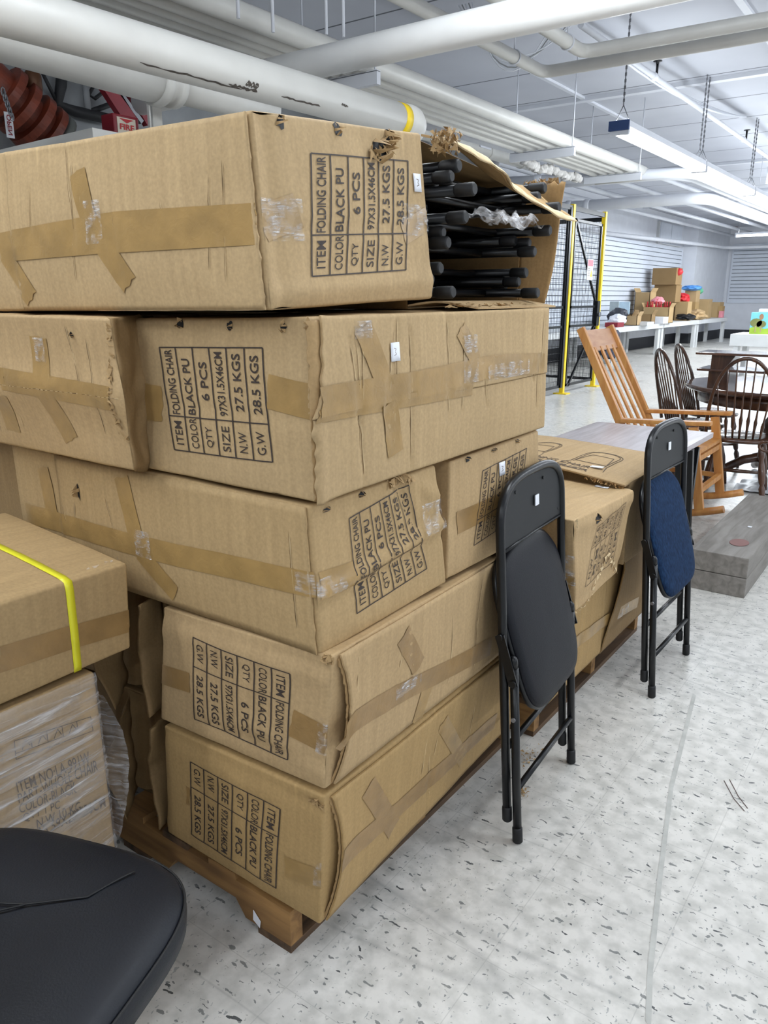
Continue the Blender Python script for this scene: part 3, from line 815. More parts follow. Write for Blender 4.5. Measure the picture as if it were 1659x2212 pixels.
# bundle on trapeze hangers
BZ = 2.85
t = thing('pipe_bundle', 'bundle of parallel white pipes on trapeze hangers running along the left side', 'pipe', (-3.5, 4, BZ), 0, 'painted ceiling pipes')
for (x, z, r) in [(-3.40, BZ + .01, 0.06), (-3.53, BZ - .01, 0.04), (-3.63, BZ - .015, 0.034), (-3.73, BZ - .01, 0.04), (-3.87, BZ, 0.055)]:
    MB().tube([(x, -3.0, z), (x, 10.1, z)], r, 16).build('pipe_run', WHITEP, t)
MB().tube([(-3.40, 10.05, BZ)] + arc((-3.40, 10.35, BZ), (-3.40, 10.2, BZ), (-3.55, 10.35, BZ)) + [(-4.1, 10.35, BZ)], 0.062, 16).build('elbow', WHITEP, t)
for y in (4.5, 7.75, 9.75):
    m = MB(); m.box(-4.0, -3.30, y - 0.02, y + 0.02, BZ - .13, BZ - .055); m.box(-4.0, -3.30, y - 0.022, y + 0.022, BZ - .05, BZ - .045); m.build('trapeze_bar', WHITEC, t)
    for x in (-3.95, -3.33): MB().tube([(x, y, BZ - .1), (x, y, 3.6)], 0.006, 6).build('hanger_rod', WHITEC, t)
rnd = random.Random(9); m = MB()
for i in range(40):
    y = 7.85 + i * 0.035; m.tube([(-3.9 + rnd.uniform(-0.05, 0.05), y, BZ - .10 - 0.05 * math.sin(i / 6) ** 2 + rnd.uniform(-0.02, 0.02)), (-3.86 + rnd.uniform(-0.05, 0.05), y + 0.06, BZ - .13 + rnd.uniform(-0.03, 0.02))], 0.035, 6)
m.build('torn_insulation', plain('fluffy_insulation', 'BDBBB8', 0.95, var=0.2, scale=30, bump=1.0, bscale=80), t)
# pipes nearer the ceiling
pipe('white pipe high up that turns right under the ceiling, upper of two', [(-2.37, 2.5, 3.0), (-2.37, 5.45, 3.0)] + arc((-2.37, 5.6, 3.0), (-2.37, 5.5, 3.0), (-2.27, 5.6, 3.0)) + [(3.0, 5.75, 3.0)], 0.042, WHITEP, hang=(0.96,))
pipe('white pipe high up that turns right under the ceiling, lower of two', [(-2.82, 2.5, 3.0), (-2.80, 5.75, 3.0)] + arc((-2.80, 5.9, 3.0), (-2.80, 5.8, 3.0), (-2.70, 5.9, 3.0)) + [(3.0, 6.0, 3.0)], 0.042, WHITEP, hang=(0.9,))
sp = pipe('thin sprinkler pipe running away under the ceiling with black sprinkler heads', [(-2.57, 6.0, 3.3), (-2.55, 14.5, 3.3), (-2.5, 27, 3.3)], 0.024, WHITEC, collars=((0.2, 1.4, 0.04), (0.62, 1.4, 0.04)))
for y in (7.72, 11.4, 15.2):
    m = MB().tube([(-2.55, y, 3.32), (-2.55, y, 3.40)], 0.012, 8); m.lathe([(0.014, 0), (0.014, 0.02), (0.04, 0.022), (0.04, 0.027), (0.01, 0.03)], 12, Matrix.Translation((-2.55, y, 3.40))); m.build('sprinkler_head', BLKMETAL, sp)
MB().tube([(-2.5, 12.9, 2.95), (-2.5, 12.9, 3.28)], 0.05, 12).build('drop_pipe', WHITEC, sp)
pipe('short white pipe low on the near left wall above the open carton', [(-4.78, 5.6, 3.02), (-4.78, 9.9, 3.02)], 0.07, WHITEP, collars=((0.72, 1.12, 0.03), (0.92, 1.12, 0.03)))
pipe('grey white conduit crossing below the end of the bundle', [(-5.2, 9.6, 2.82), (-3.3, 10.1, 2.82)] + arc((-2.9, 10.2, 2.82), (-3.1, 10.15, 2.82), (-2.85, 10.5, 2.82)) + [(-2.7, 27, 2.82)], 0.06, WHITEC, collars=(0.3,))
pipe('white duct-like pipe curving round above the mesh cage', [(-7, 10.9, 2.95), (-3.9, 11.1, 2.95)] + arc((-3.3, 11.1, 2.95), (-3.6, 11.1, 2.95), (-3.2, 11.6, 2.95)) + [(-3.05, 27, 2.95)], 0.075, WHITEC)
pipe('wide white pipe bending away above the display tables', [(-7, 12.7, 2.80), (-3.9, 12.7, 2.80)] + arc((-3.35, 12.7, 2.80), (-3.6, 12.7, 2.80), (-3.3, 13.1, 2.8)) + [(-3.1, 27, 2.80)], 0.085, WHITEC, collars=(0.5, 0.6))
pipe('lower white pipe run crossing towards the electrical boxes', [(-7, 17.0, 2.78), (-6.3, 26.0, 2.86)] + arc((-6.3, 27, 2.86), (-6.3, 26.4, 2.86), (-5.9, 27, 2.86)) + [(2, 27.2, 2.86)], 0.05, WHITEC)
for i, x in enumerate([-6.3, -5.6, -4.9, -4.2]):
    pipe('thin white conduit under the far ceiling, number %s from the left wall' % ['one', 'two', 'three', 'four'][i], [(x, 10.0, 3.2), (x + 0.25, 27, 3.2)], 0.04, WHITEC, seg=10)
pipe('white pipe crossing the room under the far ceiling', [(-7, 14.6, 3.05), (3, 14.9, 3.05)], 0.06, WHITEC, hang=(0.4,))
pipe('white pipe on the left wall side coming forward behind the bundle', [(-4.2, 6.4, 2.9), (-4.0, 10, 2.9)], 0.05, WHITEC)
t = thing('cable_loop', 'loose grey cables drooping from the ceiling behind the thick crossing pipe', 'cable', (-3.2, 5.4, 3.0))
for k in range(5):
    x0 = -3.55 + k * 0.03; m = MB(); m.tube([(x0 + 0.9 * u - 0.1 * k * u, 5.9 + 0.5 * u, 3.58 - (1.55 + 0.1 * k) * u * (1 - u) * (1.1 - 0.3 * u)) for u in [i / 12 for i in range(13)]], 0.005, 6); m.build('cable', GREYP if k % 2 else WHITEC, t)
t = thing('cable_loop', 'white cable sagging across the ceiling at the top left', 'cable', (-3.0, 4.2, 3.4))
MB().tube([(-3.6 + 1.5 * u, 4.0 + 1.6 * u, 3.55 - 0.9 * u * (1 - u)) for u in [i / 12 for i in range(13)]], 0.008, 6).build('cable', WHITEC, t)
t = thing('cable_loop', 'pale cables drooping under the ceiling above the hanging strip lights', 'cable', (-2.4, 6.5, 3.4))
for k in range(3): MB().tube([(-2.9 + 0.3 * u + 0.02 * k, 6.1 + 5.2 * u, 3.56 - (0.5 + 0.12 * k) * u * (1 - u)) for u in [i / 12 for i in range(13)]], 0.012, 6).build('cable', WHITEC, t)
for i, (px, py0, py1, z1) in enumerate([(515, 0, 40, 2.7), (590, 0, 70, 2.7), (705, 0, 75, 2.75), (742, 0, 80, 2.75)]):
    q = at(px, py1, Z=z1); tag(MB().tube([(q.x, q.y, z1), (q.x, q.y, 3.6)], 0.009, 6).build('hanger_rod', WHITEC), 'thin white hanger rod at the top left, %s of four' % ['first', 'second', 'third', 'last'][i], 'hanger rod', 'thin hanger rods')
# speaker box, valve set, alarm box
t = thing('wall_speaker', 'small grey speaker box with a round dark cone high on the near left wall', 'speaker', (-4.95, 8.2, 3.1))
q = at(985, 282, X=-4.85)
MB().box(-5.0, -4.75, q.y - 0.33, q.y + 0.27, q.z - 0.16, q.z + 0.13, None, 0.01).build('speaker_cabinet', WHITEC, t)
MB().tube([(q.x + 0.09, q.y - 0.1, q.z + 0.03), (q.x + 0.112, q.y - 0.1, q.z + 0.03)], 0.055, 20).build('speaker_cone', BLKRUB, t)
MB().box(-5.0, -4.7, q.y + 0.30, q.y + 0.55, q.z - 0.14, q.z + 0.02).build('junction_box', WHITEC, t)
for dy in (0.65, 1.0):
    tag(MB().tube([(-4.9, q.y + dy, 3.1), (-4.9, q.y + dy + 0.05, 2.9), (-4.9, q.y + dy - 0.1, 2.6), (-4.9, q.y + dy - 0.15, 1.6)], 0.05, 10).build('wall_conduit', WHITEC), 'grey white conduit bending down the near left wall, %s the speaker box' % ('right beside' if dy < 0.8 else 'further from'), 'conduit')

t = thing('fire_valve', 'rusty red ribbed fire sprinkler valve on the near left wall', 'valve', (-4.7, 3.0, 2.44))
o = at(62, 260, X=-4.75); ax_ = Vector((0.0, 0.62, -0.45)).normalized(); c = Vector((-4.72, o.y, o.z))
Mv = Matrix.Translation(c - ax_ * 0.02) @ ax_.to_track_quat('Z', 'Y').to_matrix().to_4x4()
MB().lathe([(0.07, -0.34), (0.12, -0.30), (0.12, -0.20), (0.17, -0.195), (0.175, -0.15), (0.12, -0.145), (0.12, -0.10), (0.17, -0.095), (0.175, -0.05), (0.12, -0.045), (0.12, 0.0), (0.175, 0.005), (0.18, 0.05), (0.13, 0.055), (0.13, 0.09), (0.18, 0.095), (0.18, 0.14), (0.12, 0.15)], 40, Mv, False).build('valve_body', REDV, t)
MB().lathe([(0.12, 0.15), (0.18, 0.16), (0.18, 0.2), (0.12, 0.21), (0.12, 0.25)], 28, Mv).build('flange', plain('grey_flange', '6F736F', 0.5, 0.3), t)
for k in range(6): MB().lathe([(0.016, 0.2), (0.016, 0.225), (0.01, 0.23)], 8, Mv @ Matrix.Translation((0.15 * math.cos(k * 1.047), 0.15 * math.sin(k * 1.047), 0))).build('bolt', STEEL, t)
MB().bar(c + Vector((0.02, -0.42, 0.40)), c + Vector((0.05, -0.08, 0.08)), 0.05, 0.05).build('operating_lever', REDD, t)
MB().lathe([(0.03, 0), (0.05, 0.02), (0.05, 0.1), (0.03, 0.13)], 16, Matrix.Translation(c + Vector((0.03, 0.02, 0.14)))).build('relief_cap', plain('brown_metal', '5A3A24', 0.5, 0.4), t)
t = thing('ceiling_pipe', 'fat cream pipe with two ribbed collars joined to the red valve', 'pipe', tuple(c), 0, 'painted ceiling pipes')
p0 = c + ax_ * 0.2; p0 = Vector((p0.x, p0.y, p0.z)); e = p0 + Vector((0, 0.12, -0.02))
MB().tube([p0, e] + [Vector((p0.x, e.y + k * 0.3, e.z + 0.0 + k * 0.02)) for k in (1, 3, 6)], 0.115, 24).build('pipe_run', plain('dusty_pipe', 'B5B3AC', 0.7, var=0.15, scale=9), t)
for k in (0.12, 0.24): MB().tube([(p0.x, e.y + k - 0.03, e.z), (p0.x, e.y + k, e.z), (p0.x, e.y + k + 0.03, e.z)], [0.12, 0.155, 0.12], 24).build('collar', WHITEP, t)
t = thing('valve_tag', 'white tag with red lettering hanging from a steel chain at far left', 'tag', (-4.5, 2.7, 2.3))
q0 = at(8, 208, X=-4.45); q1 = at(20, 300, X=-4.45); m = MB()
n = 9
for k in range(n):
    z = q0.z + (q0.z - q1.z) * (0.1 - 0.62 * k / n) ; m.tube([(-4.45 + (0.012 if k % 2 else 0) * math.cos(a), q0.y + (0 if k % 2 else 0.012) * math.cos(a) + 0.004 * k, z + 0.024 * math.sin(a)) for a in [i * math.pi / 4 for i in range(9)]], 0.004, 5, False)
m.build('chain', STEEL, t)
w0 = at(10, 240, X=-4.44); w1 = at(34, 299, X=-4.44)
MB().box(-4.452, -4.448, w0.y, w1.y, w1.z, w0.z).build('tag_plate', PAPER, t)
m = MB(); add_text(m, 'OPEN', lambda s_, t_: (-4.445, w0.y + (w1.y - w0.y) * t_, w1.z + (w0.z - w1.z) * (1 - s_)), 0.1, 0.9, 0.2, 0.75, 0.02); m.build('tag_lettering', REDD, t)
t = thing('fire_alarm_box', 'dark red FIRE alarm box showing above the top carton', 'alarm', (-4.4, 3.8, 2.45))
a0 = at(243, 243, X=-4.4); a1 = at(302, 300, X=-4.4)
MB().box(-4.52, -4.40, a0.y, a1.y, a0.z - 0.36, a0.z, None, 0.008).build('alarm_case', REDD, t)
cx = (a0.y + a1.y) / 2; ww = (a1.y - a0.y)
uu = (a0.z - a1.z) / 57
m = MB(); m.box(-4.40, -4.396, cx - ww * 0.36, cx + ww * 0.36, a0.z - 0.30, a0.z - 8 * uu); m.build('white_plate', plain('cream_plate', 'E0D6C4', 0.5), t)
m = MB(); m.poly([(-4.395, cx - ww * 0.28, a0.z - 11 * uu), (-4.395, cx + ww * 0.28, a0.z - 11 * uu), (-4.395, cx, a0.z - 22 * uu)], 0.001, (1, 0, 0)); add_text(m, 'FIRE', lambda s_, t_: (-4.393, cx - ww * 0.28 + ww * 0.56 * s_, a0.z - 25 * uu - 16 * uu * t_), 0, 1, 0, 1, 0.03); m.build('red_mark', REDB, t)
t = thing('pipe_strap', 'thin white upright strut beside the FIRE alarm box', 'strut', (-4.4, 4, 2.4)); q = at(332, 245, X=-4.3)
MB().box(-4.32, -4.30, q.y - 0.035, q.y + 0.035, 2.0, 3.4).build('strut', WHITEP, t)
t = thing('red_shutoff_handle', 'dark red yoke handle on black conduit behind the cream pipe', 'valve', (-4.8, 4, 2.8)); q = at(265, 215, X=-4.75)
MB().bar(q + Vector((0, -0.17, 0.12)), q + Vector((0, 0.05, -0.14)), 0.05, 0.10).build('yoke_arm', REDD, t); MB().bar(q + Vector((0, -0.02, 0.16)), q + Vector((0, 0.19, -0.12)), 0.05, 0.05).build('yoke_arm', REDD, t)
MB().bar(q + Vector((0.01, -0.10, 0.10)), q + Vector((0.01, 0.13, -0.12)), 0.03, 0.03).build('stem', STEEL, t)
blk = plain('black_conduit', '1E1F22', 0.6)
for lb, pts, r in [('black conduit dropping down and running right behind the red valve', [(135, 130), (132, 185), (125, 225), (160, 240), (240, 258)], 0.035), ('thin black cable slanting across the near left wall', [(88, 150), (125, 225)], 0.012), ('black cable drooping beside the red yoke handle', [(205, 180), (192, 205), (205, 213), (228, 195)], 0.012), ('grey conduit rising straight up the near left wall', [(183, 170), (190, 240)], 0.022), ('black conduit joining the red yoke handle from below', [(190, 243), (240, 225)], 0.018), ('dark bent conduit at the far left wall top', [(42, 130), (33, 175), (30, 190)], 0.018)]:
    tag(MB().tube([at(x, y, X=-4.93) for x, y in pts], r, 10).build('wall_conduit', blk if 'grey' not in lb else GREYP), lb, 'conduit')

# ================================================================ pallets
def pallet(y0, y1, label, xl=-2.05, xr=-0.965, notch=True, near=False):
    t = thing('wooden_pallet', label, 'pallet', ((xl + xr) / 2, (y0 + y1) / 2, 0), 0, 'pallets under the cartons')
    ys = [y0 + 0.02, (y0 + y1) / 2, y1 - 0.02]
    for y in ys:      # notched stringers run along x
        m = MB(); pr = [(xr, 0.018), (xr - 0.14, 0.018), (xr - 0.17, 0.058), (xr - 0.38, 0.058), (xr - 0.41, 0.018), (xl + 0.41, 0.018), (xl + 0.38, 0.058), (xl + 0.17, 0.058), (xl + 0.14, 0.018), (xl, 0.018), (xl, 0.108), (xr, 0.108)]
        m.poly([(x, y - 0.019, z) for x, z in pr], 0.038, (0, 1, 0)); m.build('stringer', PALW, t)
    n = 7
    for i in range(n):
        x = xr - 0.045 - i * (xr - xl - 0.09) / (n - 1); m = MB(); m.box(x - 0.045, x + 0.045, y0 + (0.05 if i == 0 and near else 0), y1, 0.108, 0.126); m.build('deck_board', PALD if i % 2 == 0 else PALW, t)
    for x in (xr - 0.05, (xl + xr) / 2, xl + 0.05):
        m = MB(); m.box(x - 0.05, x + 0.05, y0, y1, 0.0, 0.018); m.build('bottom_board', PALD, t)
    return t


P1 = pallet(0.985, 2.03, 'near wooden pallet under the tall stack, its corner stringer showing', near=True)
m = MB(); q = at(553, 1983, Y=0.984); m.poly([q + Vector((-0.006, -0.001, 0.02)), q + Vector((0.016, -0.001, 0.0)), q + Vector((0.012, -0.001, -0.02)), q + Vector((-0.008, -0.001, -0.008))], 0.0005, (0, -1, 0)); m.build('paper_scrap', PAPER, P1)
P2 = pallet(2.09, 3.12, 'far wooden pallet under the low cartons behind the black folding chair', xr=-0.91)

# ================================================================ cartons of the tall stack
XR = -0.857; YF = 0.978
G1 = 'folding chair cartons of the tall stack'
def C8(fl, fr, br, zb, zt, extra=None):
    pass


# --- bottom row, label end towards the viewer
H = Carton([(-1.364, .982, .13), (-1.342, .982, .433), (-1.37, 1.93, .13), (-1.35, 1.93, .44), (-.873, .978, .131), (-.852, .978, .452), (-.918, 1.945, .13), (-.868, 1.945, .44)],
           'bottom carton on the near pallet, label end with upside down table, torn side flap', 3, amp=.005, seed=1, group=G1,
           bulge={'front': .006, 'right': .001}, crease={'front': [(.02, .93, .98, .9, -.004, .012), (.0, .12, 1, .14, .002, .02)], 'right': creases(5, 2, .004, wd=.006)},
           extra={'right': lambda a, b: 0.006 + 0.034 * math.exp(-a / .06) * math.sin(math.pi * min(1, max(0, b * 1.05)))})
of = lambda a, b: 0.006 + 0.034 * math.exp(-a / .06) * math.sin(math.pi * min(1, max(0, b * 1.05)))
rg = lambda b: 0.018 + 0.03 * math.sin(math.pi * b) + 0.005 * noise.noise(Vector((b * 16, 1, 0)))
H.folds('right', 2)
H.panel('right', lambda b: rg(b) - .005 + .006 * noise.noise(Vector((b * 30, 7, 0))), .16, .012, .96, lambda a, b: of(a, b) - .0065, th=.004, name='inner_flap', mat=CBR, step=.008)
H.panel('right', rg, 0.985, 0.01, 0.965, of, th=.0045)
H.label('front', [(606, 1747), (597, 1918), (412, 1645), (414, 1801)])
H.tape('front', [(617, 1872), (694, 1898)], .05); H.tape('front', [(356, 1700), (410, 1722)], .05, TAPED)
H.tape('right', [(740, 1862), (860, 1748), (1070, 1556)], .05, TAPED); H.tape('right', [(795, 1700), (850, 1790)], .05, TAPED); H.tape('right', [(955, 1560), (1000, 1640)], .045)
H.torn('front', [(672, 1726), (690, 1735), (697, 1750)], .010, 4, n=16); H.film('front', 688, 1888, .02, .06)
# --- second row from the floor
G = Carton([(-1.349, .980, .447), (-1.308, .980, .737), (-1.36, 1.93, .446), (-1.31, 1.93, .742), (-.850, .978, .466), (-.826, .978, .758), (-.866, 1.935, .450), (-.862, 1.935, .742)],
           'carton one up from the bottom, label end with upside down table, dented side', 2, amp=.005, seed=2, group=G1,
           bulge={'front': .008, 'right': .002}, crease={'front': [(0, .80, 1, .84, .003, .02), (.02, .95, .98, .9, -.004, .012), (.3, .14, 1, .2, -.004, .012), (.6, .3, 1, .12, .004, .02)], 'right': creases(7, 5, .004, wd=.006)},
           dent={'right': [(.85, .7, .16, -.02)]},
           extra={'right': lambda a, b: 0.006 + 0.036 * math.exp(-a / .06) * math.sin(math.pi * b)})
of = lambda a, b: 0.006 + 0.036 * math.exp(-a / .06) * math.sin(math.pi * b)
rg = lambda b: 0.02 + 0.028 * math.sin(math.pi * b) + 0.005 * noise.noise(Vector((b * 16, 5, 0)))
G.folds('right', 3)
G.panel('right', lambda b: rg(b) - .005 + .006 * noise.noise(Vector((b * 30, 7, 0))), .16, .012, .96, lambda a, b: of(a, b) - .0065, th=.004, name='inner_flap', mat=CBR, step=.008)
G.panel('right', rg, 0.985, 0.02, 0.985, of, th=.0045)
G.label('front', [(627, 1455), (622, 1641), (418, 1376), (421, 1553)])
G.tape('front', [(628, 1560), (718, 1600)], .062, TAPED); G.tape('front', [(350, 1452), (410, 1475)], .05, TAPED)
G.tape('right', [(742, 1596), (860, 1500), (1060, 1395)], .05, TAPED); G.tape('right', [(872, 1372), (905, 1440)], .05, TAPED); G.tape('right', [(925, 1475), (900, 1560)], .045)
G.torn('front', [(700, 1418), (716, 1425)], .012, 6, n=14); G.film('right', 880, 1480, .1, .03); G.film('front', 700, 1590, .03, .08)
# --- third row: long face left, label end right
E_ = Carton([(-1.845, .985, .742), (-1.862, .985, 1.036), (-1.84, 1.42, .745), (-1.84, 1.42, 1.04), (-.852, .980, .752), (-.868, .978, 1.036), (-.853, 1.425, .757), (-.858, 1.375, 1.042)],
            'third-row carton, long taped face to the left, creased label end to the right', 1, amp=.005, seed=3, group=G1,
            bulge={'front': .004, 'right': .004}, crease={'right': [(0.0, .40, 1, .52, .010, .016), (.02, .33, 1, .44, -.004, .012), (.62, .95, .78, .5, -.006, .01), (.7, .97, 1, .75, .006, .015), (.8, .9, .9, .55, -.005, .01)], 'front': creases(4, 8, .002)})
E_.extra['front'] = lambda a, b: .005 if a > .2 else .001
E_.panel('front', .2, lambda b: .992 + .003 * noise.noise(Vector((b * 20, 4, 7))), .012, .985, lambda a, b: .0045 + .003 * math.exp(-(1 - a) / .02), name='front_flap', step=.016)
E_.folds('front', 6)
E_.label('right', [(770, 1325), (753, 1120), (921, 1228), (882, 1048)])
E_.tape('front', [(40, 1105), (300, 1180), (690, 1262)], .05); E_.tape('front', [(262, 1030), (300, 1180)], .05); E_.tape('front', [(300, 1190), (380, 1283)], .048); E_.tape('front', [(92, 1010), (115, 1115)], .05)
E_.tape('right', [(692, 1265), (775, 1238)], .05); E_.film('right', 930, 1115, .08, .07); E_.film('front', 310, 1175, .05, .06)
E_.hole('front', 170, 1062, .012, .05, 3, .02); E_.torn('right', [(840, 1045), (870, 1035), (890, 1040)], .012, 8)
E_.hole('right', 705, 1100, .03, .012, 12, .01); E_.hole('right', 780, 1068, .03, .014, 13, .01)
E_.film('front', 672, 1262, .07, .04); E_.film('right', 715, 1262, .07, .035)
# --- third row, behind
F_ = Carton([(-1.85, 1.45, .76), (-1.85, 1.45, 1.04), (-1.85, 1.92, .76), (-1.85, 1.92, 1.04), (-.862, 1.440, .757), (-.866, 1.448, 1.035), (-.857, 1.925, .755), (-.857, 1.885, 1.047)],
            'third-row carton standing behind the black folding chair, label end to the right', 2, amp=.005, seed=4, group=G1, bulge={'right': .006}, crease={'right': [(0.03, .02, .07, .95, -.003, .008), (0, .45, 1, .47, -.003, .02)]})
F_.label('right', [(1023, 1178), (1042, 1017), (1110, 1120), (1137, 968)])
F_.tape('right', [(985, 1130), (1040, 1105), (1100, 1075)], .055, TAPED)
F_.hole('right', 1010, 992, .03, .014, 5, .01); F_.hole('right', 1066, 972, .03, .014, 6, .01); F_.hole('right', 1117, 953, .03, .014, 7, .012)
F_.sticker('right', 1083, 1012)
# --- fourth row
C_ = Carton([(-1.336, .978, 1.045), (-1.324, .978, 1.347), (-1.33, 1.92, 1.05), (-1.32, 1.91, 1.36), (-.852, .976, 1.043), (-.86, .976, 1.357), (-.857, 1.922, 1.050), (-.857, 1.905, 1.362)],
            'fourth-row carton, label end to the left and long taped side to the right', 0, amp=.004, seed=5, step=.009, group=G1,
            bulge={'front': .004, 'right': .006}, crease={'right': creases(15, 11, .005, wd=.005), 'front': [(0, .47, 1, .45, -.002, .012), (.8, .02, .8, .4, -.002, .01)]},
            extra={'right': lambda a, b: 0.004 + 0.012 * math.exp(-a / .03)})
of = lambda a, b: 0.004 + 0.012 * math.exp(-a / .03) + (0.003 if b > .47 else 0)
C_.panel('right', lambda b: -.004 + .006 * noise.noise(Vector((b * 30, 17, 0))), .12, .02, .98, lambda a, b: of(a, b) - .006, th=.004, name='inner_flap', mat=CBR, step=.008)
C_.panel('right', lambda b: .0 + .006 * noise.noise(Vector((b * 14, 3, 0))), .99, .01, .468, of, th=.0045, name='lower_side_flap', step=.006)
C_.panel('right', lambda b: -.0 + .02 * math.sin((b - .47) * 3) + .006 * noise.noise(Vector((b * 14, 9, 0))), .99, .472, .99, of, th=.0045, name='upper_side_flap', step=.006)
C_.extra['right'] = lambda a, b: 0.0047 + 0.012 * math.exp(-a / .03) + (.003 if b > .468 else 0)
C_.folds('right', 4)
C_.label('front', [(378, 971), (345, 750), (590, 998), (568, 751)])
C_.tape('front', [(578, 845), (680, 870)], .06); C_.tape('front', [(298, 850), (352, 862)], .05); C_.tape('front', [(298, 890), (350, 895)], .03)
C_.tape('right', [(692, 870), (900, 830), (1070, 790), (1175, 785)], .05); C_.tape('right', [(692, 898), (880, 865), (1020, 840)], .026)
C_.tape('right', [(782, 705), (835, 845)], .05); C_.tape('right', [(840, 870), (855, 980)], .05); C_.tape('right', [(995, 710), (1040, 800)], .045)
C_.film('right', 1100, 798, .22, .035); C_.film('right', 780, 712, .05, .03); C_.film('front', 678, 870, .03, .08); C_.film('front', 300, 880, .05, .08); C_.film('right', 1015, 775, .06, .1)
for i, (x, y) in enumerate([(390, 700), (498, 705), (613, 705)]): C_.hole('front', x, y, .02, .026, 20 + i)
C_.torn('front', [(286, 690), (290, 720), (284, 735)], .012, 3, n=16); C_.torn('front', [(665, 690), (668, 720)], .010, 9, n=12)
C_.sticker('right', 851, 760)
# --- top carton, long face left, label end right
A_ = Carton([(-1.90, .915, 1.357), (-1.90, .92, 1.676), (-1.86, 1.40, 1.352), (-1.90, 1.42, 1.69), (-.897, .930, 1.368), (-.921, .928, 1.664), (-.908, 1.432, 1.385), (-.925, 1.405, 1.704)],
            'topmost front carton under the big pipe, torn label end and long taped face', 0, amp=.005, seed=6, step=.008, group=G1,
            bulge={'front': .008, 'right': .006}, crease={'right': [(0.06, .03, .05, .97, -.006, .018), (0, .42, 1, .44, -.002, .012), (.02, .08, 1, .12, .006, .02)], 'front': creases(12, 17, .0035, wd=.005)})
A_.extra['front'] = lambda a, b: .0062 if a > .3 else .001
A_.panel('front', .3, lambda b: .993 + .003 * noise.noise(Vector((b * 20, 2, 7))), .012, .985, lambda a, b: .0055 + .004 * math.exp(-(1 - a) / .02), name='front_flap', step=.007)
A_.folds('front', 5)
A_.label('right', [(673, 597), (670, 331), (876, 583), (880, 348)])
A_.tape('front', [(0, 540), (200, 520), (553, 495)], .05); A_.tape('front', [(0, 522), (250, 478), (553, 462)], .035); A_.tape('front', [(168, 370), (200, 500)], .05); A_.tape('front', [(205, 500), (280, 615)], .05); A_.tape('front', [(10, 545), (70, 645)], .05)
A_.tape('right', [(560, 485), (645, 455)], .06); A_.tape('right', [(870, 505), (925, 470)], .045)
A_.film('right', 600, 475, .1, .07); A_.film('right', 895, 475, .1, .06); A_.film('front', 205, 480, .05, .08)
A_.hole('right', 605, 263, .03, .03, 31, .02); A_.hole('right', 728, 278, .03, .03, 32, .02); A_.hole('right', 822, 325, .055, .06, 33, .035); A_.hole('right', 838, 305, .03, .05, 34, .03)
A_.torn('right', [(800, 335), (830, 330), (845, 310), (832, 290)], .016, 12); A_.sticker('right', 900, 395)
A_.panel('front', .55, .985, .005, .012, .004, name='edge_board', mat=CBW, step=.02)
# --- open carton behind it: end towards the aisle is open and shows chair legs
B_ = Carton([(-1.93, 1.45, 1.355), (-1.93, 1.45, 1.69), (-1.93, 1.99, 1.362), (-1.93, 1.99, 1.68), (-.985, 1.45, 1.362), (-.985, 1.44, 1.715), (-.985, 1.99, 1.368), (-.985, 1.99, 1.67)],
            'open-ended carton beside the topmost one, packed with black chair legs', 4, amp=.003, seed=7, group=G1, skip=('right',))
m = MB(); inner = lambda y, z: None
for (nm, q) in [('inside_wall', ((-1.9, 1.985, 1.38), (-.985, 1.985, 1.38), (-.985, 1.985, 1.655), (-1.9, 1.985, 1.68)))]:
    m.poly(q, .003, (0, -1, 0)); m.build(nm, CBI, B_.root)
# back flap swings out to the right, top flap hangs torn and curled
def fl(u, v):
    z = 1.372 + (1.672 - 1.372) * v; x = -.985 + (.07 + .045 * v) * u; y = 1.985 + (.02 - .0 * v) * u + .012 * math.sin(v * 5) * u
    z2 = z + (.012 * noise.noise(Vector((u * 9, 1, 2))) if v > .97 else 0)
    return Vector((x, y, z2)), Vector((0, -1, 0)), (u * .13, v * .3)
mb = MB(); mb.grid(fl, 12, 20, .004); mb.build('end_flap', CBI, B_.root)
p_ = [at(930, 305, Y=1.452), at(1150, 410, X=-.80)]
def tf(u, v):
    # strip of the torn top flap curling out over the opening
    y = 1.45 + .50 * u; x = -.955 + (.04 + .09 * u) * v + .012 * noise.noise(Vector((u * 11, v * 3, 0))) * v
    z = 1.712 - .055 * u - .075 * u ** 1.3 * v - .012 * v + .012 * math.sin(u * 7)
    return Vector((x, y, z)), Vector((.1, 0, 1)), (u * .5, v * .1)
mb = MB(); mb.grid(tf, 36, 10, .0045); mb.build('torn_top_flap', CBR, B_.root)
def tl(u, v):
    p, n, q = tf(u, 1.0); return p + Vector((.001 + .012 * v, 0, .004 - .014 * v + .004 * math.sin(u * 20) * v)), Vector((1, 0, .4)), q
mb = MB(); mb.grid(tl, 36, 3, .003); mb.build('pale_torn_edge', CBW, B_.root)
rnd = random.Random(44); m = MB()
for i in range(120):
    c = Vector((-.905 + rnd.uniform(-.015, .02), 1.43 + rnd.uniform(-.0, .06), 1.695 + rnd.uniform(-.02, .02))); q = [c + Vector((rnd.uniform(-.01, .01), rnd.uniform(-.012, .012), rnd.uniform(-.012, .012))) for _ in range(3)]
    m.bm.faces.new([m.bm.verts.new(z) for z in q])
m.build('torn_edge', CBR, B_.root); m = MB()
for i in range(110):
    y = rnd.uniform(1.5, 1.85); c = Vector((-.90 + rnd.uniform(-.02, .02), y, 1.368 + rnd.uniform(-.002, .004))); q = [c + Vector((rnd.uniform(-.01, .01), rnd.uniform(-.02, .02), rnd.uniform(-.003, .006))) for _ in range(3)]
    m.bm.faces.new([m.bm.verts.new(z) for z in q])
m.build('torn_edge', CBR, B_.root); m = MB()
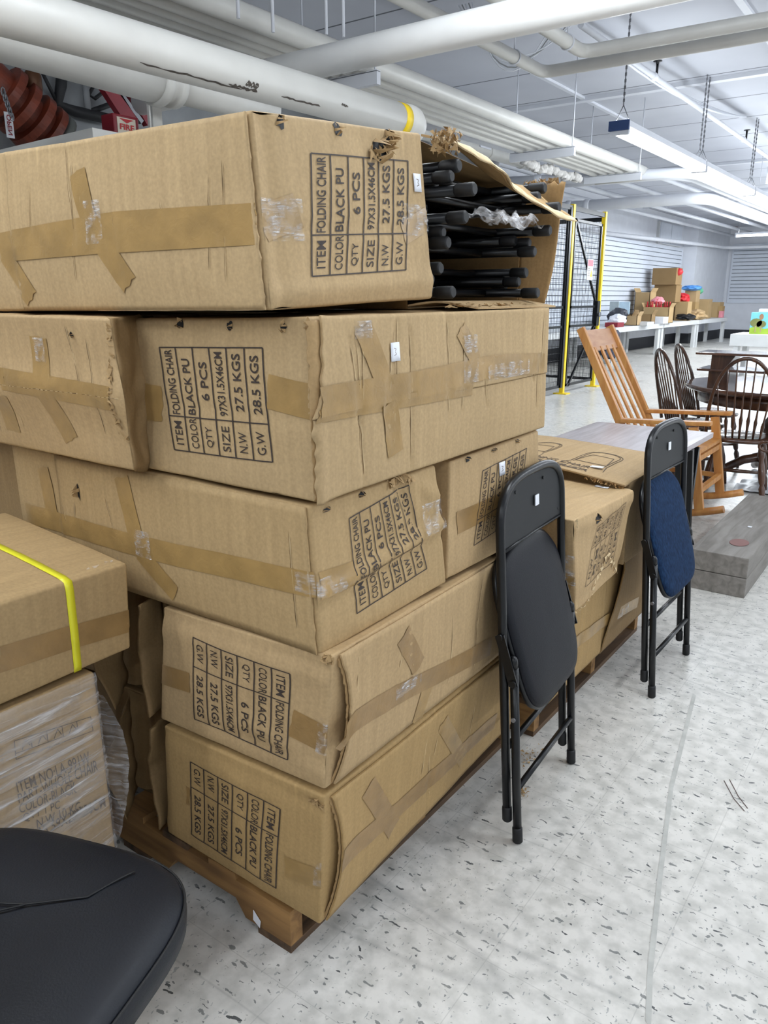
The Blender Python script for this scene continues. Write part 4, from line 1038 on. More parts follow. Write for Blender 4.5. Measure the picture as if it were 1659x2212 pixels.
for i in range(50):
    u = rnd.random(); c = Vector((-.985 + .09 * u, 2.0, 1.675)); q = [c + Vector((rnd.uniform(-.01, .01), rnd.uniform(-.008, .008), rnd.uniform(-.008, .012))) for _ in range(3)]
    m.bm.faces.new([m.bm.verts.new(z) for z in q])
m.build('torn_edge', CBR, B_.root)
def lf(u, v): return Vector((-.985 + .11 * u, 1.45 + .12 * u, 1.372 + .008 * math.sin(u * 4) + .0)) + Vector((0, .42 * v, 0)), Vector((0, 0, 1)), (u * .1, v * .4)
mb = MB(); mb.grid(lf, 8, 16, .004); mb.build('bottom_end_flap', CB[2], B_.root)
m = MB(); c = Vector((-.885, 1.62, 1.372))
# --- fourth row, left: long taped face, sticks out in front, lower half caved in
D_ = Carton([(-2.30, .93, 1.055), (-2.30, .86, 1.358), (-2.25, 1.33, 1.05), (-2.30, 1.33, 1.36), (-1.285, .925, 1.052), (-1.262, .885, 1.352), (-1.55, 1.35, 1.05), (-1.55, 1.35, 1.35)],
            'fourth-row carton at the left edge, crumpled end and long taped face', 2, amp=.006, seed=8, group=G1,
            bulge={'front': .003}, crease={'front': creases(9, 23, .003) + [(0, .5, 1, .5, .016, .05)], 'right': [(.1, .0, .25, 1, .01, .02), (.3, 0, .3, 1, -.008, .02)]})
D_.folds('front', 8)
D_.tape('front', [(0, 818), (110, 838), (236, 862)], .05); D_.tape('front', [(82, 728), (92, 838)], .05); D_.tape('front', [(95, 850), (155, 950)], .05); D_.tape('front', [(0, 855), (30, 930)], .05)
D_.hole('front', 155, 723, .014, .014, 41); D_.film('front', 88, 755, .03, .05); D_.panel('right', lambda b: .0, lambda b: .38, .0, .99, lambda a, b: .004 + .012 * abs(noise.noise(Vector((a * 9, b * 5, 3)))), name='crumpled_end_flap', mat=CB[4])
D_.torn('front', [(236, 690), (240, 780), (236, 860), (262, 930), (290, 1000)], .009, 14, n=40)
Carton([(-2.30, 1.44, 1.05), (-2.30, 1.44, 1.352), (-2.30, 1.93, 1.05), (-2.30, 1.93, 1.352), (-1.37, 1.44, 1.05), (-1.37, 1.44, 1.352), (-1.37, 1.93, 1.05), (-1.37, 1.93, 1.352)],
       'carton in the dark gap behind the fourth-row pair, under the open-ended one', 4, seed=19, step=.05, group=G1)  # filler carton added to close off light through the gap
# --- cartons of the second column, behind and left, in darker board that paints in their shade
L_ = Carton([(-2.85, 1.0, .745), (-2.85, 1.0, 1.035), (-2.85, 1.42, .745), (-2.85, 1.42, 1.035), (-1.885, 1.01, .745), (-1.885, 1.01, 1.04), (-1.885, 1.42, .745), (-1.885, 1.42, 1.035)],
            'third-row carton in shadow at the left edge behind the strapped carton', 4, amp=.005, seed=9, group=G1)
for (zb, zt, sd, lb) in [(.13, .425, 10, 'lower crushed carton with gaping flaps in the gap left of the labelled cartons'), (.436, .735, 11, 'upper crushed carton with gaping flaps in the gap left of the labelled cartons')]:
    c = Carton([(-1.86, 1.03, zb), (-1.86, 1.03, zt), (-1.86, 1.95, zb), (-1.86, 1.95, zt), (-1.405, 1.06, zb), (-1.40, 1.06, zt), (-1.40, 1.95, zb), (-1.40, 1.95, zt)], lb, 4, amp=.008, seed=sd, group=G1,
               crease={'front': [(.8, 0, .72, 1, -.02, .03), (.5, 0, .55, 1, .01, .02)]})
    def bf(u, v, zb=zb, zt=zt, sd=sd):
        z = zb + .01 + (zt - zb - .02) * v; k = abs(v - .5) * 2
        return Vector((-1.405 + .03 * u - .06 * (1 - k) * u, 1.055 - .085 * u + .03 * (1 - k) * u + .01 * noise.noise(Vector((u * 3, v * 6, sd))), z)), Vector((1, 0, 0)), (u * .1, v * .3)
    mb = MB(); mb.grid(bf, 8, 20, .005); mb.build('open_flap', CB[4], c.root)
    def bg(u, v, zb=zb, zt=zt, sd=sd):
        z = zb + .01 + (zt - zb - .02) * v; k = abs(v - .45) * 2
        return Vector((-1.56 + .10 * u * k, 1.045 - .10 * u + .012 * noise.noise(Vector((u * 3, v * 6, sd + 5))), z)), Vector((1, 0, 0)), (u * .1, v * .3)
    mb = MB(); mb.grid(bg, 8, 20, .005); mb.build('open_flap', CB[4], c.root)

# ================================================================ cartons at the left edge
I_ = Carton([(-1.92, .05, .672), (-1.92, .05, .868), (-1.885, .955, .675), (-1.87, .955, .866), (-1.297, .03, .668), (-1.297, .03, .87), (-1.307, .893, .672), (-1.299, .898, .864)],
            'long carton bound with a yellow strap, resting on the film-wrapped carton', 1, amp=.003, seed=12, group=None, bulge={'right': .003, 'top': .006})
I_.tape('right', [(0, 1425), (150, 1378), (285, 1330)], .05, TAPED)
def strap(u, v):
    L = u * 1.0; o = .0022
    y = .783 - .0 * v
    wdt = (v - .5) * .016
    if u < .55: a = 1 - (u / .55); return None
    return None
mb = MB()
def sf(u, v):
    o = (v - .5) * .017
    if u < .6:
        k = u / .6; p = I_.P('top', k * .997, .845 + o / .87, .0022)
        return p, Vector((0, 0, 1)), (u, v)
    k = (u - .6) / .4; p = I_.P('right', .845 + o / .87 + .008 * k, 1 - k * .998, .0022)
    return p, Vector((1, 0, 0)), (u, v)
mb.grid(sf, 40, 2, .0006); mb.build('yellow_strap', YELS, I_.root, label='bright yellow plastic strap')
I_.torn('top', [(262, 1206), (270, 1212)], .010, 7, n=10, mat=FILM2)
J_ = Carton([(-1.75, .28, .0), (-1.75, .28, .655), (-1.75, .80, .0), (-1.75, .80, .655), (-1.30, .28, .0), (-1.30, .28, .66), (-1.300, .805, .0), (-1.302, .80, .658)],
            'upright brown carton wrapped in clear stretch film under the strapped one', 1, amp=.002, seed=13, group=None, bulge={'right': .004})
lines = [('ITEM NO:LA-991W', (38, 1712), (195, 1648), (33, 1690), (190, 1622)), ('PART-WHOLE CHAIR', (40, 1735), (212, 1665), (37, 1715), (208, 1640)), ('COLOR-BLACK', (42, 1757), (165, 1712), (40, 1737), (161, 1688)), ('QTY 1 PC', (50, 1778), (130, 1748), (48, 1758), (128, 1728)), ('N.W 10 KG', (80, 1790), (175, 1752), (78, 1770), (172, 1730)), ('MEAS 59X20X56CM', (52, 1822), (228, 1742), (50, 1802), (225, 1718))]
mb = MB()
for txt, b0, b1, t0, t1 in lines:
    q = [J_.uv('right', *p) for p in (t0, t1, b0, b1)]
    def fn(u, v, q=q):
        a = (q[0][0] * (1 - u) + q[1][0] * u) * (1 - v) + (q[2][0] * (1 - u) + q[3][0] * u) * v; b = (q[0][1] * (1 - u) + q[1][1] * u) * (1 - v) + (q[2][1] * (1 - u) + q[3][1] * u) * v
        return J_.P('right', a, b, .0015)
    add_text(mb, txt, fn, 0, 1, 0, 1, .002)
q = [J_.uv('right', *p) for p in ((30, 1600), (195, 1548), (34, 1640), (200, 1578))]
def fn(u, v, q=q):
    a = (q[0][0] * (1 - u) + q[1][0] * u) * (1 - v) + (q[2][0] * (1 - u) + q[3][0] * u) * v; b = (q[0][1] * (1 - u) + q[1][1] * u) * (1 - v) + (q[2][1] * (1 - u) + q[3][1] * u) * v
    return J_.P('right', a, b, .0015)
for i in (0, 1): add_line(mb, fn, (0, i), (1, i), .02, asp=4); add_line(mb, fn, (i, 0), (i, 1), .02, asp=4)
for k in range(1, 5): add_line(mb, fn, (k / 5, 0), (k / 5, .65), .02, asp=4); add_line(mb, fn, (k / 5 - .12, .6), (k / 5 - .06, .1), .02, asp=4); add_line(mb, fn, (k / 5 - .06, .1), (k / 5 - .02, .5), .02, asp=4)
add_line(mb, fn, (0, .68), (1, .68), .02, asp=4)
mb.build('printed_lettering', INKF, J_.root)
def ff(u, v):
    a = -.02 + 1.03 * u; b = .30 + .72 * v - .09 * (1 - v) * (1 - u) ; o = .004 + .006 * abs(noise.noise(Vector((u * 5, v * 26, 1)))) + .003 * noise.noise(Vector((u * 22, v * 60, 1)))
    a2 = min(.999, max(.001, a)); p = J_.P('right', a2, min(.998, b), o)
    return p, Vector((1, 0, 0)), (u * .52, v * .5)
mb = MB(); mb.grid(ff, 40, 90); mb.build('stretch_film', FILM, J_.root)
def fe(u, v):
    return Vector((-1.302 - .1 * u, .812 + .045 * math.sin(math.pi * v) * (1 - u) + .008 * noise.noise(Vector((u * 6, v * 9, 3))), .25 + .35 * v)), Vector((0, 1, 0)), (u * .2, v * .5)
mb = MB(); mb.grid(fe, 10, 24); mb.build('stretch_film', FILM, J_.root)

# ================================================================ cartons on the far pallet
G2 = 'cartons on the far pallet'
O_ = Carton([(-1.85, 2.12, .13), (-1.85, 2.12, .455), (-1.85, 3.08, .13), (-1.85, 3.08, .44), (-.872, 2.10, .128), (-.872, 2.10, .455), (-.872, 3.06, .128), (-.872, 3.06, .44)],
            'low carton on the far pallet between the two folding chairs, torn side flap', 3, amp=.005, seed=14, group=G2, crease={'right': creases(5, 31, .003)},
            extra={'right': lambda a, b: .006})
O_.panel('right', 0.0, .47, 0.0, lambda a: .93, lambda a, b: .004, name='near_side_flap'); O_.panel('right', lambda b: .47 + .10 * b, .99, .0, .99, lambda a, b: .006 + .035 * math.exp(-(a - .47 - .1 * b) / .06) * b, name='far_side_flap', mat=CB[4])
O_.tape('right', [(1240, 1392), (1300, 1345), (1378, 1300)], .045); O_.film('right', 1345, 1320, .12, .03)
N_ = Carton([(-1.30, 2.06, .462), (-1.30, 2.03, .79), (-1.28, 2.60, .455), (-1.28, 2.58, .765), (-.80, 2.10, .464), (-.80, 2.032, .772), (-.815, 2.50, .470), (-.80, 2.562, .752)],
            'crushed carton with worn top and sagging printed end, second pallet', 2, amp=.008, seed=15, group=G2, bulge={'top': -.006, 'right': .004},
            crease={'top': [(.7, 0, .95, 1, .006, .02)], 'right': [(0, .1, 1, .12, -.005, .02), (0, .9, 1, .9, .006, .02)], 'front': [(.62, 0, .62, 1, -.006, .01)]})
N_.label('right', [(1263, 1268), (1290, 1138), (1322, 1215), (1352, 1085)], rows=[('N.W', '27.5'), ('M.M', 'BLUE'), ('SIZE', '46 CM'), ('QTY', '6 PCS'), ('COLOR', 'BLUE FABRIC'), ('ITEM', 'FOLDING')], split=.62, ink=INKF, lw=.005)
N_.hole('right', 1293, 1120, .05, .04, 51, .01); N_.torn('front', [(1238, 1120), (1245, 1130)], .02, 52, n=22, mat=CBW); N_.torn('right', [(1238, 1320), (1270, 1295), (1310, 1262), (1335, 1240)], .014, 53, n=36, mat=CBW)
N_.film('front', 1222, 1230, .14, .1); N_.tape('front', [(1206, 1245), (1238, 1262)], .05); N_.sticker('top', 1300, 1053, .05, .02)
# two-line drawing of a folding chair printed on a lid
def chair_drawing(c, f, ctr, sx, sy, rot, parent_name='printed_drawing'):
    mb = MB(); ax, sd, ua, va = AX[f]
    def fn(x, y):
        X = x * sx * math.cos(rot) - y * sy * math.sin(rot); Y = x * sx * math.sin(rot) + y * sy * math.cos(rot)
        return c.P(f, min(.998, max(.002, ctr[0] + X / c.d[ua])), min(.998, max(.002, ctr[1] + Y / c.d[va])), .0015)
    def poly(pp, w=.012):
        for i in range(len(pp) - 1): add_line(mb, fn, pp[i], pp[i + 1], w, 4)
    for s in (1, .86): poly([(-.5 * s, -.5), (-.5 * s, .2)] + [(.5 * s * math.cos(t), .2 + .3 * s * math.sin(t)) for t in [math.pi - i * math.pi / 10 for i in range(11)]] + [(.5 * s, -.5)])
    poly([(-.43, -.1), (.43, -.1)]); poly([(-.43, -.4), (.43, -.4), (.3, -.05), (-.3, -.05), (-.43, -.4)]); poly([(-.5, -.5), (-.62, -.9)]); poly([(.5, -.5), (.62, -.9)]); poly([(-.55, -.7), (.55, -.7)])
    return mb.build(parent_name, INKF, c.root)
M_ = Carton([(-1.52, 2.64, .45), (-1.52, 2.64, .795), (-1.52, 3.10, .45), (-1.52, 3.10, .78), (-.84, 2.64, .45), (-.84, 2.64, .765), (-.84, 3.10, .45), (-.84, 3.10, .775)],
            'carton with a printed chair drawing and FABRIC lettering on its loose lid', 2, amp=.003, seed=16, group=G2)
lidf = lambda u, v: (Vector((-1.53 + .70 * u, 2.55 + .56 * v, .80 - .032 * u ** 2 + .012 * math.sin(math.pi * u) * (1 - v) + .003 * noise.noise(Vector((u * 5, v * 5, 2))) + .004 * v)), Vector((0, 0, 1)), (u * .6, v * .5))
mb = MB(); mb.grid(lidf, 40, 30, .005); lid = mb.build('loose_lid', CB[2], M_.root)
mb = MB()
def lm(s, t): p, n, q = lidf(min(1, max(0, s)), min(1, max(0, t))); return p + Vector((0, 0, .0012))
def ld(ctr, sx, sy):
    def fn(x, y): return lm(ctr[0] + x * sx, ctr[1] + y * sy)
    for s in (1, .86):
        pp = [(-.5 * s, -.5), (-.5 * s, .2)] + [(.5 * s * math.cos(t), .2 + .3 * s * math.sin(t)) for t in [math.pi - i * math.pi / 10 for i in range(11)]] + [(.5 * s, -.5)]
        for i in range(len(pp) - 1): add_line(mb, fn, pp[i], pp[i + 1], .012, 4)
    for a, b in (((-.43, -.4), (.43, -.4)), ((.43, -.4), (.3, .15)), ((.3, .15), (-.3, .15)), ((-.3, .15), (-.43, -.4)), ((-.5, -.5), (-.62, -.85)), ((.5, -.5), (.62, -.85))): add_line(mb, fn, a, b, .012, 4)
ld((.72, .50), .20, .42); ld((.36, .56), .16, .40)
add_text(mb, 'FOLDING CHAIR', lm, .32, .78, .13, .07, .02); add_text(mb, 'FABRIC', lm, .50, .78, .23, .17, .02) if False else (add_text(mb, 'FOLDING CHAIR', lambda s, t: lm(.34 + .42 * s, .24 - .07 * t), 0, 1, 0, 1, .02), add_text(mb, 'FABRIC', lambda s, t: lm(.48 + .26 * s, .14 - .07 * t), 0, 1, 0, 1, .02))
mb.build('printed_drawing', INKF, lid)
mb = MB(); mb.box(-1.0, -.955, 2.66, 2.685, .792, .7935); mb.build('price_sticker', PAPER, M_.root)
rnd = random.Random(61); m = MB()
for i in range(90):
    u = .8 + .2 * rnd.random(); p, n, q = lidf(u, 0); c = p + Vector((0, rnd.uniform(-.01, .006), -.006)); qq = [c + Vector((rnd.uniform(-.006, .006), rnd.uniform(-.01, .01), rnd.uniform(-.012, .006))) for _ in range(3)]
    m.bm.faces.new([m.bm.verts.new(z) for z in qq])
m.build('torn_edge', CBI, lid)

# ================================================================ folding chairs
def mat_from(o, x, y, z):
    return Matrix(((x[0], y[0], z[0], o[0]), (x[1], y[1], z[1], o[1]), (x[2], y[2], z[2], o[2]), (0, 0, 0, 1)))


def folding_chair(label, M, seatmat, sticker=True, group='folded chairs', tilt=.098):
    """a folded steel chair, local x across, z along its length, +y towards the aisle"""
    t = thing('folding_chair', label, 'chair', group=group, mat=M)
    HW = .212; r = .0115; W = lambda *p: M @ Vector(p)
    arch = []
    for k in range(15):
        a = math.pi * k / 14; arch.append((-math.cos(a) * HW, -.028, .845 + math.sin(a) * .115))
    arch = [(-HW, -.028, .08), (-HW, -.028, .45), (-HW, -.028, .80)] + [(p[0] * (1 if 0 < i < 14 else 1), p[1], p[2]) for i, p in enumerate(arch)] + [(HW, -.028, .80), (HW, -.028, .45), (HW, -.028, .08)]
    def sup(a):   # squarer arch than a half circle
        c, s_ = -math.cos(a), math.sin(a); return (math.copysign(abs(c) ** .62, c) * HW, -.028, .825 + abs(s_) ** .62 * .137)
    arch = [(-HW, -.028, .08), (-HW, -.028, .40), (-HW, -.028, .70)] + [sup(math.pi * k / 24) for k in range(25)] + [(HW, -.028, .70), (HW, -.028, .40), (HW, -.028, .08)]
    MB().tube([W(*p) for p in arch], r, 14).build('back_frame', BLKMETAL, t)
    for s in (-1, 1):
        m = MB().tube([W(s * HW, 0, .03), W(s * HW, 0, .25), W(s * (HW - .002), 0, .50)], r, 14); m.tube([W(s * HW, 0, .50), W(s * HW, 0, .52), W(s * HW, -.002, .53)], [r, r * .9, r * .45], 14)
        leg = m.build('leg', BLKMETAL, t)
        MB().tube([W(s * HW, 0, 0), W(s * HW, 0, .004), W(s * HW, 0, .042), W(s * HW, 0, .046)], [r * .9, r * 1.2, r * 1.18, r * 1.0], 14).build('rubber_foot', BLKRUB, leg)
        MB().tube([W(s * HW, -.028, .055), W(s * HW, -.028, .06), W(s * HW, -.028, .095), W(s * HW, -.028, .1)], [r * .8, r * 1.17, r * 1.15, r * 1.0], 14).build('rubber_foot', BLKRUB, t)
        # link plate between the two tubes
        m = MB().bar(W(s * (HW + .014), -.030, .585), W(s * (HW + .014), .004, .455), .004, .024, up=M.to_3x3() @ Vector((0, 1, 0)))
        for (yy, zz) in ((-.030, .58), (.003, .462)): m.tube([W(s * (HW + .010), yy, zz), W(s * (HW + .021), yy, zz)], .009, 12)
        m.build('hinge_plate', BLKMETAL, t)
        MB().tube([W(s * (HW + .008), 0, .36), W(s * (HW + .014), 0, .36)], .006, 10).build('rivet', STEEL, t)
    MB().tube([W(-HW, 0, .155), W(HW, 0, .155)], .0085, 12).build('stretcher', BLKMETAL, t)
    MB().tube([W(-HW, -.028, .265), W(HW, -.028, .265)], .0085, 12).build('stretcher', BLKMETAL, t)
    # pressed back sheet filling the arch
    def inner(z): # half width of arch at height z
        if z < .825: return HW
        s_ = min(1, (z - .825) / .137) ** (1 / .62); return HW * max(0, math.sqrt(max(0, 1 - s_ * s_))) ** .62
    def bs(u, v):
        z = .792 + (.955 - .792) * v; x = (2 * u - 1) * inner(z)
        return W(x, -.026 - .004 * (1 - (2 * u - 1) ** 2), z), M.to_3x3() @ Vector((0, 1, 0)), (u, v)
    mb = MB(); mb.grid(bs, 24, 20, .003); bk = mb.build('back_panel', BLKSHEET, t)
    MB().tube([W(-HW + .008, -.026, .792), W(0, -.033, .790), W(HW - .008, -.026, .792)], .004, 8).build('back_panel_lip', BLKMETAL, bk)
    for (x, z) in ((-.075, .925), (.115, .925), (-.185, .815), (.185, .84)):
        MB().tube([W(x, -.030, z), W(x, -.0255, z)], .0045, 10).build('screw', BLKRUB, bk)
    if sticker:
        MB().box(-.012 - .02, .012 - .02, -.0262, -.0235, .862, .890, M).build('price_sticker', PAPER, t)
    # padded front of the backrest, facing the cartons
    def bp(u, v):
        z = .80 + .14 * v; x = (2 * u - 1) * inner(z) * .9; k = (1 - (2 * u - 1) ** 4) * (1 - (2 * v - 1) ** 4)
        return W(x, -.036 - .006 * k, z), M.to_3x3() @ Vector((0, -1, 0)), (u, v)
    mb = MB(); mb.grid(bp, 14, 10, .006); mb.build('back_cushion', VINYL if seatmat is VINYL else BLUEF, t)
    # seat: rounded trapezoid, top end behind the arch, bottom end in front
    def outline(a, grow=0.0):
        c, s_ = math.cos(a), math.sin(a); ex = .42 + .26 * max(0, s_); X = math.copysign(abs(c) ** ex, c); Z = math.copysign(abs(s_) ** ex, s_)
        z = .565 + Z * (.215 + grow); hw = .19 + .022 * (z - .35) / .43 + grow
        return X * hw, z
    def seat(rows, name, mat, par, lab=None):
        m = MB(); n = 56; rings = []
        for (g, y) in rows:
            rg = []
            for i in range(n):
                x, z = outline(2 * math.pi * i / n, g); yy = y + (.034 if tilt else -.012) - tilt * (z - .35) / .43; rg.append(m.bm.verts.new(W(x, yy, z)))
            rings.append(rg)
        for i in range(len(rings) - 1):
            for k in range(n):
                f = m.bm.faces.new([rings[i][k], rings[i][(k + 1) % n], rings[i + 1][(k + 1) % n], rings[i + 1][k]]); f.smooth = True
        m.bm.faces.new(rings[0]); m.bm.faces.new(list(reversed(rings[-1])))
        return m.build(name, mat, par, label=lab)
    pan = seat([(-.004, -.014), (.003, -.012), (.004, .000), (-.002, .003)], 'seat_pan', BLKMETAL, t)
    seat([(-.004, -.002), (-.002, .006), (-.010, .013), (-.03, .0175), (-.07, .021), (-.12, .023), (-.17, .024)], 'seat_pad', seatmat, t, 'navy blue woven seat cushion' if seatmat is BLUEF else None)
    return t


def lean(foot, wdir, ang):
    z = Vector((0, 0, 1)); x = Vector(wdir).normalized(); y = z.cross(x).normalized()       # y towards the aisle
    zz = (z * math.cos(ang) - y * math.sin(ang)).normalized(); yy = zz.cross(x).normalized()
    return mat_from(foot, x, yy, zz)


ch = folding_chair('black folding chair with padded vinyl seat, leaning folded against the tall stack', lean((-.738, 1.815, .0), (.029, -.444, 0), R(4.0)), VINYL, group=None)
ch2 = folding_chair('folded chair with navy blue fabric seat leaning against the far pallet cartons', lean((-.675, 2.792, .0), (-.005, -.444, 0), R(4.4)), BLUEF, group=None)
# the six chairs packed in the open carton, feet outwards
base = None
for k in range(6):
    z = 1.398 + k * .051; off = (.02 if k % 2 else -.02) ; xo = [-.015, -.06, -.03, .0, .03, -.02][k] + .02
    # length (local z) runs to -x, local x across (world y), thickness up
    flip = 1 if k % 2 == 0 else -1
    Mx = mat_from((-.79 + xo - .04, 1.715 + off * .5, z), (0, flip, 0), (0, 0, -flip) if False else (0, 0, 1 * -1 * -1), (-1, 0, 0))
    X = Vector((0, flip, 0)); Z = Vector((-1, 0, 0)); Y = Z.cross(X); Mx = mat_from((-.893 + xo, 1.705 + off * .5, z), X, Y, Z)
    lb = 'black folding chair packed flat in the open carton, %s' % ['lowest of the six', 'second from the bottom', 'third from the bottom', 'fourth from the bottom', 'second from the top', 'topmost of the six'][k]
    if base is None: base = folding_chair(lb, Mx, VINYL, sticker=False, group='chairs packed in the open carton', tilt=.0)
    else: dup(base, Mx, lb)
m = MB()
def pl(u, v): return Vector((-.90 + .12 * u, 1.53 + .16 * v, 1.565 + .03 * noise.noise(Vector((u * 5, v * 7, 1))) - .02 * u)), Vector((0, 0, 1)), (u * .4, v * .4)
m.grid(pl, 16, 20); tag(m.build('plastic_wrapping', FILM2), 'crumpled clear plastic between the black chair legs in the open carton', 'plastic wrap')

# ================================================================ office chair in the near left corner
SC = Vector((-.990, .374, 0)); ang = R(18); t = thing('office_chair', 'black padded office chair seat cut off at the lower left corner', 'chair', (SC.x, SC.y, 0), ang)
M0 = WM[t.name]
def seatpt(a, g, z):
    c, s_ = math.cos(a), math.sin(a); X = math.copysign(abs(c) ** .55, c) * (.25 + g); Y = math.copysign(abs(s_) ** .55, s_) * (.25 + g)
    return M0 @ Vector((X, Y, z))
m = MB(); n = 72; rings = []
for (g, z) in [(-.04, .415), (-.01, .418), (.002, .43), (.004, .455), (.0, .474), (-.006, .484), (-.02, .492), (-.05, .499), (-.09, .503), (-.14, .500), (-.20, .496)]:
    rings.append([m.bm.verts.new(seatpt(2 * math.pi * i / n, g, z + .008)) for i in range(n)])
for i in range(len(rings) - 1):
    for k in range(n):
        f = m.bm.faces.new([rings[i][k], rings[i][(k + 1) % n], rings[i + 1][(k + 1) % n], rings[i + 1][k]]); f.smooth = True
m.bm.faces.new(list(reversed(rings[0]))); m.bm.faces.new(rings[-1]); sp_ = m.build('seat_pad', plain('dark_blue_black_leatherette', '10141C', 0.5, spec=0.35, var=0.08, bump=0.2, bscale=300), t)
MB().tube([seatpt(2 * math.pi * i / 90, -.0 + .0022, .482) for i in range(91)], .0022, 6, False).build('seam', BLKRUB, sp_)
for pts in ([(-.245, .02), (-.1, .05), (.02, .08), (.1, .12), (.135, .19)], [(-.245, -.08), (-.1, -.01), (.02, .08)]):
    pts = [(x, y) for x, y in pts]; q = []
    for i in range(len(pts) - 1):
        for k in range(6): q.append((pts[i][0] + (pts[i + 1][0] - pts[i][0]) * k / 6, pts[i][1] + (pts[i + 1][1] - pts[i][1]) * k / 6))
    MB().tube([M0 @ Vector((x, y, .5075 + .0045 * min(1, max(abs(x), abs(y)) / .15) - (0 if max(abs(x), abs(y)) < .17 else (max(abs(x), abs(y)) - .17) * .12))) for x, y in q + [pts[-1]]], .0016, 5).build('stitching', BLKRUB, sp_)
MB().lathe([(.03, .08), (.03, .25), (.022, .26), (.022, .40)], 20, M0).build('gas_lift', BLKMETAL, t)
MB().box(-.10, .10, -.10, .10, .385, .418, M0, .01).build('tilt_mechanism', BLKMETAL, t)
MB().tube([M0 @ Vector((.08, .02, .395)), M0 @ Vector((.25, .03, .40)), M0 @ Vector((.262, .03, .395))], .007, 8).build('height_lever', BLKRUB, t)
for k in range(5):
    a = k * 2 * math.pi / 5 + .5; m = MB(); m.tube([M0 @ Vector((.02 * math.cos(a), .02 * math.sin(a), .115)), M0 @ Vector((.27 * math.cos(a), .27 * math.sin(a), .075))], [.024, .015], 10); lg = m.build('base_leg', BLKMETAL, t)
    for s in (-.012, .012): 
        d = Vector((-math.sin(a), math.cos(a), 0)); c = Vector((.27 * math.cos(a), .27 * math.sin(a), .027)); MB().tube([M0 @ (c + d * (s - .008)), M0 @ (c + d * (s + .008))], .027, 16).build('caster_wheel', BLKRUB, lg)
m = MB(); m.box(-.05, .05, -.30, -.27, .40, .60, M0, .008); m.build('back_support', BLKMETAL, t)
def ob(u, v): x = -.30 - .05 * (1 - (2 * u - 1) ** 2) + .0; return M0 @ Vector(((2 * u - 1) * .21 * (1 - .12 * v ** 6), x, .56 + .50 * v)), M0.to_3x3() @ Vector((0, 1, 0)), (u, v)
mb = MB(); mb.grid(ob, 16, 16, .045); mb.build('backrest', sp_.data.materials[0], t)

# ================================================================ debris on the floor
def shred(px, py, n, label, sx=.03, sy=.03, seed=1, mat=CBR):
    q = at(px, py, Z=0); rnd = random.Random(seed); m = MB()
    for i in range(n):
        c = q + Vector((rnd.gauss(0, sx), rnd.gauss(0, sy), .003)); p = [c + Vector((rnd.uniform(-.008, .008), rnd.uniform(-.008, .008), rnd.uniform(-.003, .006))) for _ in range(3)]
        m.bm.faces.new([m.bm.verts.new(x) for x in p])
    return tag(m.build('torn_cardboard_scrap', mat), label, 'scrap')
shred(1145, 1635, 40, 'brown shreds of board on the floor between the chair legs', .02, .035, 3); shred(1128, 1715, 24, 'small brown scrap of board by the front foot of the black folding chair', .008, .014, 4)
for pts, lb in (([(1564, 1686), (1585, 1725), (1608, 1752)], 'dark curved scuff stroke on the floor tiles, left of the pair'), ([(1576, 1684), (1595, 1720), (1615, 1746)], 'dark curved scuff stroke on the floor tiles, right of the pair')):
    m = MB(); m.tube([at(x, y, Z=.001) for x, y in pts], .0012, 5); tag(m.build('floor_mark', plain('scuff_' + lb[-9:-5], '6C5E5A', .8)), lb, 'mark')
# long grey adhesive stripe on the floor
pts = [(1400, 2212), (1405, 2090), (1425, 1900), (1450, 1700), (1480, 1580), (1500, 1500)]; m = MB(); pr = None
for x, y in pts:
    q = at(x, y, Z=.0012); c = (m.bm.verts.new(q + Vector((-.007, .004, 0))), m.bm.verts.new(q + Vector((.007, -.004, 0))))
    if pr: m.bm.faces.new([pr[0], pr[1], c[1], c[0]])
    pr = c
tag(m.build('floor_stripe', plain('dirty_floor_stripe', 'B0B0AB', .6, var=.15, scale=20)), 'faded grey stripe running along the aisle floor on the right', 'mark')

# ================================================================ grey table, rocking chair, planks
TZ = .62
t = thing('grey_table', 'table with grey washed wood top and black folding metal leg behind the cartons', 'table', (-1.4, 4.35, 0))
MB().box(-1.757, -1.055, 3.87, 4.76, TZ - .03, TZ, None, .003).build('tabletop', GTOP, t)
for (x, y) in ((-1.09, 4.40), (-1.70, 4.40)):
    lg = MB().bar((x, y - .10, TZ - .03), (x + .01, y + .02, 0), .03, .09, up=(1, 0, 0)).build('leg', BLKMETAL, t)
    MB().bar((x, y + .11, TZ - .05), (x + .01, y + .0, .01), .03, .05, up=(1, 0, 0)).build('folding_brace', BLKMETAL, t)
    MB().box(x - .02, x + .02, y - .03, y + .08, .40, .43).build('lock_bracket', STEEL, t)
MB().box(-1.70, -1.09, 4.38, 4.42, .50, .53).build('crossbar', BLKMETAL, t)

for i, (z0, lb) in enumerate([(0, 'grey stained wooden plank box on the floor, lower of two'), (.101, 'grey stained wooden plank box with reddish stain on top, upper of two')]):
    t = thing('grey_wood_platform', lb, 'platform', (-.75, 4.4, z0), 0, 'grey wooden platforms'); MB().box(-.885, -.615, 3.78, 5.12, z0, z0 + .0985, None, .005).build('platform_body', PLNK, t)
    if i:
        MB().lathe([(.045, 0), (.044, .0006)], 24, Matrix.Translation((-.71, 4.02, .2012)) @ Matrix.Diagonal((1, 1.5, 1, 1))).build('stain', plain('reddish_stain', '7A5550', .6, var=.1), t)
        MB().box(-.735, -.715, 4.33, 4.355, .2012, .2025).build('price_sticker', PAPER, t)

